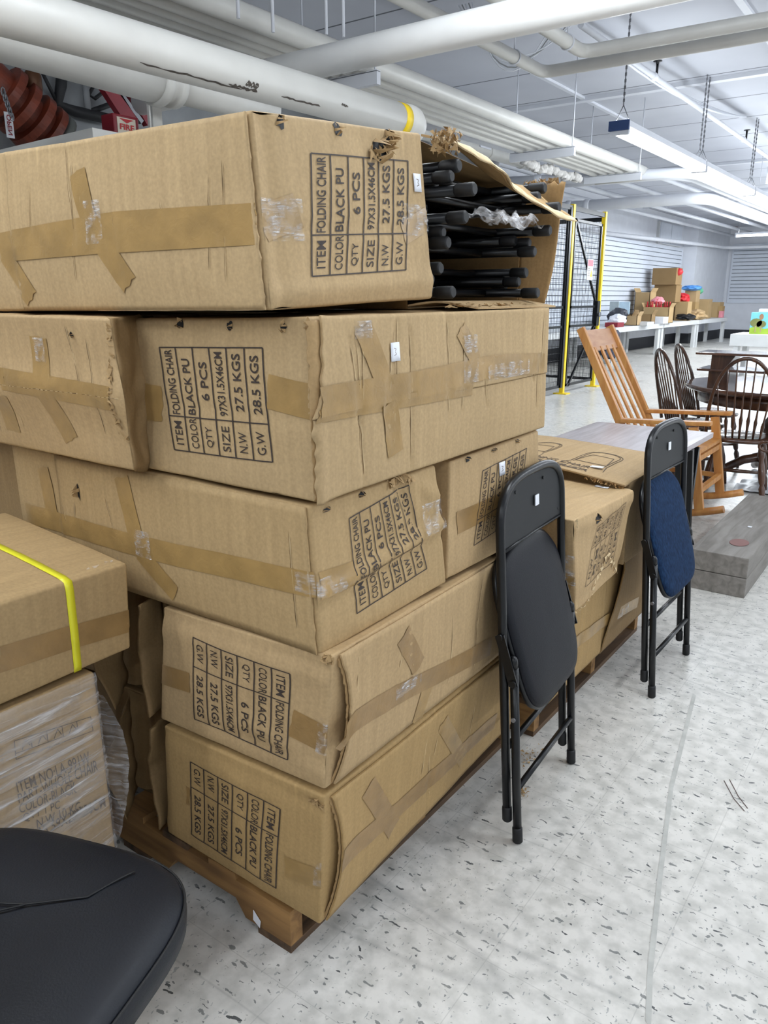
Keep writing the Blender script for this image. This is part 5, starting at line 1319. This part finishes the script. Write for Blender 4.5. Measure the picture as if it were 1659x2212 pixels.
t = thing('rocking_chair', 'light oak rocking chair with tall slatted back behind the grey table', 'rocking chair', (-1.5, 5.28, 0)); Y0, Y1 = 5.02, 5.56
for y, nm in ((Y0, 'a'), (Y1, 'b')):
    MB().bar((-1.585, y, .36), (-2.02, y, 1.185), .05, .035, up=(0, 1, 0), bev=.004).build('back_post', OAK, t)
    m = MB(); m.tube([(x, y, .022 + .11 * ((x + 1.45) / .5) ** 2 * .9) for x in [-2.0 + i * .1 for i in range(11)]], .024, 10); m.build('rocker', OAK, t)
    MB().bar((-1.14, y, .045), (-1.235, y, .60), .055, .035, up=(0, 1, 0), bev=.004).build('front_leg', OAK, t)
    MB().bar((-1.66, y, .05), (-1.62, y, .40), .045, .035, up=(0, 1, 0), bev=.004).build('rear_leg', OAK, t)
    MB().bar((-1.70, y - (.0), .60), (-1.13, y, .63), .065, .028, up=(1, 0, 0) if False else (0, 0, 1), bev=.01).build('armrest', OAK, t)
    MB().bar((-1.64, y, .20), (-1.17, y, .20), .03, .03).build('side_stretcher', OAK, t); MB().bar((-1.63, y, .40), (-1.20, y, .44), .05, .03).build('side_rail', OAK, t)
hr = MB().bar((-1.985, Y0 + .02, 1.10), (-1.985, Y1 - .02, 1.10), .02, .15, up=(-.47, 0, .88)); hr.build('head_rail', OAKP, t)
for k in range(4):
    y = Y0 + .10 + k * .113; MB().bar((-1.60, y, .42), (-1.955, y, 1.06), .012, .035, up=(0, 1, 0)).build('back_slat', OAK, t)
MB().box(-1.63, -1.18, Y0 + .02, Y1 - .02, .43, .455, None, .006).build('seat', OAK, t)
for z, x in ((.20, -1.16), (.40, -1.195), (.33, -1.65)): MB().bar((x, Y0, z), (x, Y1, z), .03, .035).build('cross_rail', OAK, t)


# ================================================================ dark dining set
def windsor(label, M, group='windsor dining chairs'):
    t = thing('windsor_chair', label, 'chair', group=group, mat=M); W = lambda *p: M @ Vector(p)
    m = MB(); n = 40; rings = []
    for (g, z) in [(-.03, .415), (0, .425), (.003, .44), (-.02, .452), (-.08, .446), (-.14, .442)]:
        rings.append([m.bm.verts.new(W((.215 + g) * math.copysign(abs(math.cos(2 * math.pi * i / n)) ** .75, math.cos(2 * math.pi * i / n)), (.21 + g) * math.copysign(abs(math.sin(2 * math.pi * i / n)) ** .75, math.sin(2 * math.pi * i / n)), z)) for i in range(n)])
    for i in range(len(rings) - 1):
        for k in range(n): f = m.bm.faces.new([rings[i][k], rings[i][(k + 1) % n], rings[i + 1][(k + 1) % n], rings[i + 1][k]]); f.smooth = True
    m.bm.faces.new(list(reversed(rings[0]))); m.bm.faces.new(rings[-1]); m.build('seat', DKW, t)
    hoop = lambda a: ((-math.cos(a)) * .215, -.17 - .15 * max(0, math.sin(a)) ** .9, .45 + .55 * max(0, math.sin(a)) ** .75)
    MB().tube([W(*hoop(math.pi * k / 28)) for k in range(29)], .013, 10).build('hoop', DKW, t)
    for k in range(7):
        x = -.15 + k * .05; s_ = math.sqrt(max(0, 1 - (x * 1.12 / .215) ** 2)); top = Vector((x * 1.12, -.17 - .15 * s_ ** .9, .45 + .55 * s_ ** .75)); bt = Vector((x * .85, -.165, .445))
        pts = [bt + (top - bt) * q for q in (0, .15, .25, .3, .38, .6, 1)]
        MB().tube([W(*p) for p in pts], [.006, .009, .013, .008, .006, .0055, .0045], 8).build('spindle', DKW, t)
    for sx in (-1, 1):
        for sy in (-1, 1):
            a = Vector((sx * .14, sy * .14, .42)); b = Vector((sx * .20, sy * .21, 0)); MB().tube([W(*(a + (b - a) * q)) for q in (0, .12, .2, .26, .34, .5, .62, .66, .72, .85, 1)], [.013, .02, .024, .014, .02, .024, .02, .013, .022, .018, .011], 12).build('leg', DKW, t)
        MB().tube([W(sx * .173, -.175, .19), W(sx * .173, 0, .19), W(sx * .173, .175, .19)], [.009, .015, .009], 8).build('stretcher', DKW, t)
    MB().tube([W(-.173, 0, .19), W(0, 0, .19), W(.173, 0, .19)], [.009, .015, .009], 8).build('stretcher', DKW, t)
    return t


# local +y is the way the sitter faces
wc = windsor('dark windsor chair nearest the viewer, its back hoop in front of the round table', Matrix.Translation((-1.11, 5.82, 0)) @ Matrix.Rotation(R(8), 4, 'Z'))
dup(wc, Matrix.Translation((-1.54, 6.24, 0)) @ Matrix.Rotation(R(-52), 4, 'Z'), 'dark windsor chair side on, the left of two beyond the rocking chair')
dup(wc, Matrix.Translation((-1.59, 6.94, 0)) @ Matrix.Rotation(R(-56), 4, 'Z'), 'dark windsor chair side on, the right and further of two beyond the rocking chair')
t = thing('round_table', 'dark wood oval pedestal table with shiny top behind the windsor chairs', 'table', (-.85, 6.55, 0)); Mt = Matrix.Translation((-1.0, 6.50, 0))
MB().lathe([(.63, .70), (.67, .71), (.685, .73), (.67, .745)], 56, Mt @ Matrix.Diagonal((1, 1, 1, 1))).build('tabletop', DKTOP, t)
MB().lathe([(.56, .61), (.58, .615), (.58, .70), (.56, .705)], 56, Mt).build('apron', DKW, t)
MB().lathe([(.07, .10), (.10, .16), (.06, .22), (.09, .34), (.10, .44), (.05, .52), (.08, .60), (.12, .61)], 24, Mt).build('pedestal', DKW, t)
for k in range(4):
    a = k * math.pi / 2 + .4; MB().tube([Mt @ Vector((r_ * math.cos(a), r_ * math.sin(a), z)) for r_, z in ((.05, .2), (.2, .16), (.36, .07), (.46, .035))], [.04, .035, .03, .035], 12).build('foot', DKW, t)
t = thing('table_shelf_riser', 'dark two-tier shelf unit standing on the round table', 'shelf', (-.8, 6.6, .745))
for z, w_ in ((.965, .0), (.845, -.02)): MB().box(-1.57 - w_, -.2, 6.20, 6.55, z, z + .018, None, .006).build('shelf_board', DKTOP, t)
for x in (-1.46, -.45):
    MB().box(x - .01, x + .14, 6.24, 6.52, .745, .845).build('shelf_side', DKW, t); MB().poly([(x, 6.24, .863), (x + .10, 6.24, .863), (x + .17, 6.24, .965), (x, 6.24, .965)], .26, (0, 1, 0)).build('bracket', DKW, t)
t = thing('wicker_basket_ring', 'small brown ring handle hanging on the nearest windsor chair seat', 'ring', (-.86, 5.38, .5))
q = at(1656, 965, Y=5.40); MB().tube([q + Vector((.045 * math.cos(a), 0, .03 * math.sin(a))) for a in [i * math.pi / 10 for i in range(21)]], .009, 8, False).build('ring', DKW, t)
tag(MB().grid(lambda u, v: (Vector((-1.15 + .5 * u, 6.0 + .8 * v, .012 + .05 * abs(noise.noise(Vector((u * 4, v * 4, 2)))))), Vector((0, 0, 1)), (u, v)), 20, 20).build('plastic_sheet', plain('white_plastic_bag', 'C9CDD2', .35, bump=.4, bscale=20)), 'crumpled whitish plastic lying on the floor under the round table', 'plastic sheet')

# ================================================================ mesh cage
t = thing('mesh_cage', 'black wire mesh storage cage with yellow posts in front of the slatted wall', 'cage', (-4.57, 11.4, 0)); CX = -4.575; CT = 2.62
def wires(y0, y1, z0, z1, name='wire_mesh', sp_y=.05, sp_z=.1, x=CX, par=t, ax='y'):
    m = MB(); P = (lambda a, z: (x, a, z)) if ax == 'y' else (lambda a, z: (a, x, z))
    a = y0
    while a < y1: m.tube([P(a, z0), P(a, z1)], .0022, 4, False); a += sp_y
    z = z0
    while z < z1: m.tube([P(y0, z), P(y1, z)], .0022, 4, False); z += sp_z
    return m.build(name, BLKMETAL, par)
for y, top in ((10.80, CT), (12.02, CT)):
    p = MB().box(CX - .03, CX + .03, y - .03, y + .03, 0, top).build('yellow_post', YEL, t, label='bright yellow steel post'); MB().box(CX - .10, CX + .10, y - .08, y + .08, 0, .015).build('base_plate', YEL, p)
MB().box(CX - .02, CX + .02, 9.3, 12.0, CT - .08, CT - .02).build('top_rail', BLKMETAL, t)
def frame(y0, y1, nm, diag=False, z0=.10, z1=CT - .18):
    f = MB(); w_ = .035
    f.box(CX - .015, CX + .015, y0, y0 + w_, z0, z1); f.box(CX - .015, CX + .015, y1 - w_, y1, z0, z1); f.box(CX - .015, CX + .015, y0, y1, z0, z0 + w_); f.box(CX - .015, CX + .015, y0, y1, z1 - w_, z1); f.box(CX - .015, CX + .015, y0, y1, 1.22, 1.22 + w_); f.box(CX - .015, CX + .015, y0, y1, .95, .95 + w_)
    if diag: f.bar((CX, y0 + .03, z1), (CX, y1 - .03, 1.28), .03, .03); f.bar((CX, y0 + .1, z0), (CX, y1 - .05, .95), .03, .03)
    o = f.build(nm, BLKMETAL, t); wires(y0, y1, z0, z1, par=o); return o
frame(10.90, 11.94, 'gate', True); frame(9.35, 10.68, 'side_panel')
MB().box(CX - .02, CX + .03, 10.68, 10.74, .1, CT - .05).build('panel_post', BLKMETAL, t)
lk = MB().box(CX - .02, CX + .05, 11.86, 11.97, .95, 1.32).build('lock_case', BLKMETAL, t); MB().tube([(CX + .05, 11.93, 1.12), (CX + .08, 11.93, 1.12)], .035, 14).build('lock_knob', STEEL, lk)
wires(-6.95, CX, .1, CT - .1, ax='x', x=12.02); MB().box(-6.95, CX, 12.0, 12.04, CT - .14, CT - .08).build('top_rail', BLKMETAL, t); MB().box(-6.95, CX, 12.0, 12.04, .1, .14).build('bottom_rail', BLKMETAL, t)
def sign(px, py, X, label, grp='safety signs on the cage'):
    q = at(px, py, X=X); s_ = thing('warning_sign', label, 'sign', tuple(q), 0, grp)
    MB().box(q.x - .002, q.x + .002, q.y - .11, q.y + .11, q.z - .18, q.z + .12, None, .001).build('sign_plate', PAPER, s_); MB().box(q.x + .002, q.x + .003, q.y - .10, q.y + .10, q.z + .02, q.z + .11).build('red_header', plain('faded_red_print', 'D0717C', .6), s_)
    m = MB(); m.poly([(q.x + .0025, q.y - .0, q.z - .13), (q.x + .0025, q.y + .09, q.z - .13), (q.x + .0025, q.y + .05, q.z - .02)], .001, (1, 0, 0)); m.build('yellow_symbol', YEL, s_)
    m = MB(); add_text(m, 'NOTICE', lambda a, b: (q.x + .0035, q.y - .08 + .16 * a, q.z + .095 - .05 * b), 0, 1, 0, 1, .02) if False else None
    m = MB()
    for k in range(5): m.box(q.x + .002, q.x + .003, q.y - .09, q.y - .01 + .01 * (k % 2), q.z - .02 - k * .025, q.z - .012 - k * .025)
    m.build('small_print', INK, s_)
sign(1275, 578, CX + .02, 'white safety sign with pink header on the cage gate'); sign(1181, 578, CX + .02, 'white safety sign with pink header on the side panel, half hidden by the open carton')
t = thing('storage_rack', 'tall dark rack hung with black cords and chains inside the cage', 'rack', (-5.9, 11.4, 0)); rnd = random.Random(77)
for y in (10.85, 11.75): MB().box(-5.92, -5.88, y, y + .04, 0, 2.0).build('rack_post', BLKMETAL, t)
for k, z in enumerate((.25, .32, .39, .46)): MB().box(-5.98, -5.6, 10.2 + .05 * k, 11.85, z, z + .04).build('rack_bar', BLKMETAL, t)
for k in range(26):
    y = 10.85 + rnd.random() * .55; z = 2.05 - rnd.random() * .3; m = MB(); m.tube([(-5.85 + rnd.uniform(-.1, .1), y + rnd.uniform(-.05, .05), z - i * .16) for i in range(rnd.randint(5, 9))], .014 + .01 * rnd.random(), 6); m.build('hanging_cord', DKBOX if k % 4 else GREYBOX, t)
tag(MB().tube([(-6.6, 11.75, 0.7), (-6.6, 11.75, 2.3)], .035, 12).build('clear_tube', STEEL), 'shiny pale duct tube standing inside the cage', 'tube')
t = thing('corrugated_locker', 'narrow grey corrugated cabinet inside the cage, left end', 'cabinet', (-5.6, 10.1, 0)); MB().box(-5.75, -5.45, 9.75, 10.28, 0, 2.0).build('cabinet_body', GREYBOX, t)
for k in range(8): MB().box(-5.45, -5.44, 9.78 + k * .062, 9.81 + k * .062, .05, 1.95).build('rib', DKBOX, t)

# ================================================================ display tables and their goods
def table(label, x0, x1, y0, y1, z=.75, grp='white display tables', leg=.16, apron=.11):
    t = thing('display_table', label, 'table', ((x0 + x1) / 2, (y0 + y1) / 2, 0), 0, grp)
    MB().box(x0, x1, y0, y1, z - apron, z, None, .004).build('tabletop', TBLW, t)
    for x in (x0 + .06, x1 - .14):
        for y in (y0 + .02, y1 - leg - .02): MB().box(x, x + .08, y, y + leg, 0, z - apron).build('leg', TBLW, t)
    return t
for (y0, y1, lb) in ((13.0, 16.45, 'white display table against the left wall, mostly hidden behind the cage'), (16.5, 19.85, 'white display table covered in open cartons, nearest of those right of the cage'), (19.9, 23.15, 'white display table with stacked cartons, middle of the wall row'), (23.2, 26.5, 'white display table at the far end of the wall row')): table(lb, -6.90 if y1 < 24 else -6.54, -5.85, y0, y1)
table('white display table near the right edge carrying the picture book box', -3.15, -1.0, 14.6, 15.6, .76, None, .2, .2)


def goods_box(px, yb, wpx, hpx, X, label, mat=1, dy=.4, flaps=False, zb=None, name='cardboard_box', cat='cardboard box', grp='cartons on the display tables', rot=0.0):
    """a carton standing at pixel column px of the far tables; widths and heights measured there"""
    q = at(px, yb, X=X); f = q.x * hx + q.y * hy; s_ = f / 1725.0; zb = .75 if zb is None else zb; w_ = wpx * s_; h = hpx * s_
    t = thing(name, label, cat, (X, q.y, zb), rot, grp); M = WM[t.name]; m = MB()
    mt = CB[mat] if isinstance(mat, int) else mat
    if not flaps: m.box(-w_ / 2, w_ / 2, -dy / 2, dy / 2, 0, h, M, .006)
    else:
        th = .012; m.box(-w_ / 2, w_ / 2, -dy / 2, dy / 2, 0, th, M); m.box(-w_ / 2, w_ / 2, -dy / 2, -dy / 2 + th, 0, h, M); m.box(-w_ / 2, w_ / 2, dy / 2 - th, dy / 2, 0, h, M); m.box(-w_ / 2, -w_ / 2 + th, -dy / 2, dy / 2, 0, h, M); m.box(w_ / 2 - th, w_ / 2, -dy / 2, dy / 2, 0, h, M)
    m.build('box_body', mt, t)
    if flaps:
        a = .10
        for sx in (-1, 1): MB().bar(M @ Vector((sx * w_ / 2, 0, h)), M @ Vector((sx * (w_ / 2 + a * .5), 0, h + a)), dy * .9, .008, up=(1, 0, 0)).build('open_flap', mt, t)
    return t, (q.y, w_, h, s_)


B3, i3 = goods_box(1452, 675, 52, 38, -6.45, 'brown carton with dark print at the base of the pile', 4, .5, flaps=False)
B2, i2 = goods_box(1442, 632, 46, 36, -6.45, 'brown carton directly beneath the topmost one', 4, .5, zb=.75 + i3[2])
Z1 = .75 + i3[2] + i2[2]
B1, i1 = goods_box(1441, 600, 50, 34, -6.45, 'closed brown carton on top of the pile, red cloth poking out of its side', 4, .55, zb=Z1)
q = i1; m = MB(); m.lathe([(.02, -.10), (.10, -.06), (.13, 0), (.09, .07), (.02, .10)], 14, Matrix.Translation((-6.45 + q[1] / 2 - .02, q[0] - .05, Z1 + q[2] - .10))); tag(m.build('red_cloth', REDB), 'red cloth bulging from the topmost carton of the pile', 'cloth')
goods_box(1391, 680, 32, 62, -6.62, 'tall open brown carton with raised flaps left of the pile', 1, .5, flaps=True)
goods_box(1420, 690, 56, 33, -6.10, 'wide brown carton filled with red-lidded bottles', 1, .4, flaps=True)
yb_ = at(1420, 690, X=-6.10).y
for k in range(9):
    x = -6.10 + (-.28 + .07 * k) ; tag(MB().lathe([(.028, 0), (.03, .40), (.014, .44), (.018, .45), (.018, .50)], 10, Matrix.Translation((x, yb_ + .05 * math.sin(k * 2.3), .763))).build('bottle', REDB), 'red capped bottle in the wide open carton, number %s from the left' % ['one', 'two', 'three', 'four', 'five', 'six', 'seven', 'eight', 'nine'][k], 'bottle', 'red bottles in the wide carton')
goods_box(1474, 690, 26, 40, -6.1, 'brown carton standing right of the red-lidded bottles', 1, .4)
B5, i5 = goods_box(1489, 683, 28, 36, -6.3, 'brown carton under the one with blue plastic', 3, .4)
B4, i4 = goods_box(1491, 683, 24, 24, -6.3, 'small brown carton holding blue plastic, on another carton', 2, .4, zb=.75 + i5[2])
goods_box(1517, 686, 28, 40, -6.25, 'tall brown carton with printed lines near the far table end', 1, .4)
goods_box(1545, 685, 22, 32, -6.2, 'plain brown carton second from the end of the far table', 1, .5)
goods_box(1557, 678, 9, 24, -6.02, 'slim brown carton last on the far table', 3, .3)
goods_box(1352, 700, 34, 22, -6.2, 'low open brown carton beside the mesh cage', 4, .35, flaps=True)
goods_box(1366, 702, 28, 20, -6.0, 'small yellowish carton at the front of the nearest table', 2, .3, flaps=True)
goods_box(1393, 700, 34, 20, -6.1, 'small open carton with white packing at the table front', 4, .3, flaps=True)
goods_box(1377, 707, 56, 7, -5.98, 'flat white tray box at the front of the nearest table', TBLW, .5, name='white_tray_box', cat='box', grp=None)
goods_box(1418, 702, 38, 14, -5.98, 'white shoebox-like carton near the table joint', PAPER, .4, name='white_box', cat='box', grp=None)
goods_box(1327, 705, 28, 10, -5.98, 'red flat box at the left front of the nearest table', REDD, .4, name='red_box', cat='box', grp=None)
goods_box(1558, 682, 8, 14, -5.98, 'pink card box near the far end of the tables', PINKB, .2, name='pink_box', cat='box', grp=None)
goods_box(1348, 660, 26, 46, -6.6, 'pale blue poster board standing at the wall by the cage', plain('pale_blue_board', 'B9CFDD', .5, var=.12), .03, name='display_board', cat='board', grp=None)
goods_box(1327, 662, 20, 48, -6.62, 'grey framed board leaning left of the pale blue one', plain('grey_board', 'A9B4B8', .5), .03, name='display_board', cat='board', grp=None)


def blob(px, py, X, sx, sy, sz, label, mat, name, cat, seed=1, z=None):
    q = at(px, py, X=X); z = q.z if z is None else z; bm = bmesh.new(); bmesh.ops.create_icosphere(bm, subdivisions=3, radius=1.0)
    for v in bm.verts:
        k = 1 + .35 * noise.noise(v.co * 2.2 + Vector((seed, 0, 0))); v.co = Vector((q.x + v.co.x * sx * k, q.y + v.co.y * sy * k, z + max(-.9, v.co.z * k) * sz))
    m = MB(); m.bm.free(); m.bm = bm; return tag(m.build(name, mat), label, cat)
blob(1378, 683, -6.1, .17, .2, .08, 'white knitted shape on the goods beside the cage', PAPER, 'white_cloth', 'cloth', 1, .90) if False else None
blob(1334, 680, -6.1, .20, .2, .12, 'white bundled bag on the table just right of the cage', PAPER, 'plastic_bag', 'bag', 2, .88)
blob(1434, 683, -6.0, .16, .2, .14, 'white crumpled packing paper above the white box', PAPER, 'packing_paper', 'paper', 3, .96)
blob(1480, 692, -6.0, .24, .25, .09, 'black and white shoes-like bundle at the table front', BLKRUB, 'black_bundle', 'bundle', 4, .85)
blob(1503, 690, -6.0, .26, .3, .15, 'tan paper sack slumped at the table edge', CB[2], 'paper_sack', 'sack', 5, .88)
blob(1476, 624, -6.3, .20, .25, .15, 'bright red bag lying on the cartons', REDB, 'red_bag', 'bag', 6, 1.32)
blob(1495, 612, -6.3, .26, .3, .08, 'blue plastic bag on top of a small carton', BLUEB, 'blue_bag', 'bag', 7, .75 + i5[2] + i4[2] + .07)
blob(1513, 614, -6.5, .10, .1, .10, 'pale green object beside the blue plastic bag', GREENB, 'green_object', 'object', 8, 1.55)
blob(1548, 662, -6.25, .16, .2, .2, 'grey roll standing at the end of the far table', TBLW, 'paper_roll', 'roll', 9, .95)
blob(1338, 665, -6.3, .22, .3, .18, 'black wire basket of dark goods by the poster boards', DKBOX, 'dark_basket', 'basket', 10, .95)
blob(1318, 716, -5.7, .16, .4, .34, 'dark patterned cloth hanging off the table end by the cage', plain('patterned_cloth', '2E3140', .8, var=.8, scale=18), 'patterned_cloth', 'cloth', 11, .45)
blob(1421, 655, -6.2, .14, .2, .10, 'pink and cream trinkets above the red-lidded bottles', PINKB, 'trinkets', 'trinket', 12, 1.28)

# picture book box on the right-hand table: sky, grass, two trees and a balloon shape
t = thing('picture_box', 'box with a sky blue and grass green picture of trees, right edge', 'box', (-2.7, 14.9, .76))
x0 = at(1618, 718, Y=14.85).x; x1 = at(1682, 718, Y=14.85).x; zt = at(1640, 675, Y=14.85).z; zb_ = .76
MB().box(x0, x1, 14.86, 15.0, zb_, zt).build('box_body', plain('sky_blue_print', '7CCBE0', .4, var=.06), t)
gp = lambda u, v: (x0 + (x1 - x0) * u, 14.858, zb_ + (zt - zb_) * v)
MB().poly([gp(0, 0), gp(1, 0), gp(1, .22), gp(.75, .30), gp(.5, .24), gp(.2, .34), gp(0, .28)], .002, (0, -1, 0)).build('printed_grass', plain('grass_green_print', '9DBB3C', .5), t)
for (u, v, r_) in ((.20, .52, .075), (.38, .46, .06)):
    c = Vector(gp(u, v)); MB().poly([c + Vector((r_ * 1.3 * math.cos(a), -.003, r_ * math.sin(a))) for a in [i * math.pi / 6 for i in range(12)]], .001, (0, -1, 0)).build('printed_tree', plain('olive_print', '7C7F4A', .5), t)
    MB().box(c.x - .012, c.x + .012, 14.852, 14.856, zb_ + .03, c.z - r_ * .7).build('printed_trunk', plain('trunk_print', 'A89F6A', .5), t)
c = Vector(gp(.36, .80)); MB().poly([c + Vector((.035 * math.cos(a), -.003, .05 * math.sin(a))) for a in [i * math.pi / 6 for i in range(12)]], .001, (0, -1, 0)).build('printed_balloon', plain('brown_print', 'A0785A', .5), t)
blob(1652, 664, -2.6, .16, .15, .07, 'white bag lying on top of the picture box', PAPER, 'white_bag', 'bag', 13, zt + .05) if False else None
tag(MB().box(x0 + .10, x1, 14.9, 15.0, zt, zt + .06, None, .02).build('white_package', PAPER), 'soft white package lying on top of the picture box', 'package')

# electrical cabinets in the far left corner
t = thing('electrical_cabinet', 'tall grey electrical enclosure high in the far left corner', 'electrical box', (-6.1, 28.6, 2.5)); 
def wb(px0, px1, py0, py1, Y, d, mat, nm, par): 
    a = at(px0, py1, Y=Y); b = at(px1, py0, Y=Y); return MB().box(a.x, b.x, Y, Y + d, a.z, b.z, None, .01).build(nm, mat, par)
wb(1531, 1556, 482, 534, 28.3, .45, GREYBOX, 'enclosure', t); wb(1524, 1531, 482, 545, 28.35, .4, DKBOX, 'side_panel', t)
t = thing('electrical_cabinet', 'dark switch box group on the far wall below the grey enclosure', 'electrical box', (-6.1, 28.6, 1.9))
wb(1524, 1532, 545, 592, 28.2, .5, GREYBOX, 'enclosure', t); wb(1532, 1546, 536, 593, 28.3, .45, DKBOX, 'enclosure', t); wb(1546, 1558, 536, 585, 28.3, .45, GREYBOX, 'enclosure', t); wb(1517, 1524, 555, 583, 28.4, .3, BLKMETAL, 'meter', t)
for lb, pts in (('pale conduit bending down to the dark switch boxes', [(1533, 483), (1532, 505), (1523, 522), (1521, 555)]), ('pale conduit straight down the corner by the pilaster', [(1513, 482), (1511, 580)])):
    tag(MB().tube([at(x, y, Y=28.4) for x, y in pts], .06, 8).build('wall_conduit', WHITEC), lb, 'conduit')
tag(MB().box(*[f for f in (lambda a, b: (a.x, b.x, 28.3, 28.8, a.z, b.z))(at(1503, 583, Y=28.3), at(1507, 539, Y=28.3))]).build('height_sign', plain('faded_red_sign', 'C88A8A', .6)), 'narrow faded red and white vertical sign on the corner post', 'sign')
tag(MB().box(*[f for f in (lambda a, b: (a.x, b.x, 28.3, 28.82, a.z, b.z))(at(1502, 612, Y=28.3), at(1508, 593, Y=28.3))]).build('fire_extinguisher_box', REDD), 'small dark red box on the corner post under the sign', 'box')
tag(MB().box(*[f for f in (lambda a, b: (a.x, b.x, 28.6, 28.8, a.z, b.z))(at(1585, 492, Y=28.6), at(1592, 485, Y=28.6))]).build('smoke_detector', plain('brown_box', '8A6A60', .6)), 'small brownish device high on the far wall by the pipe', 'device')
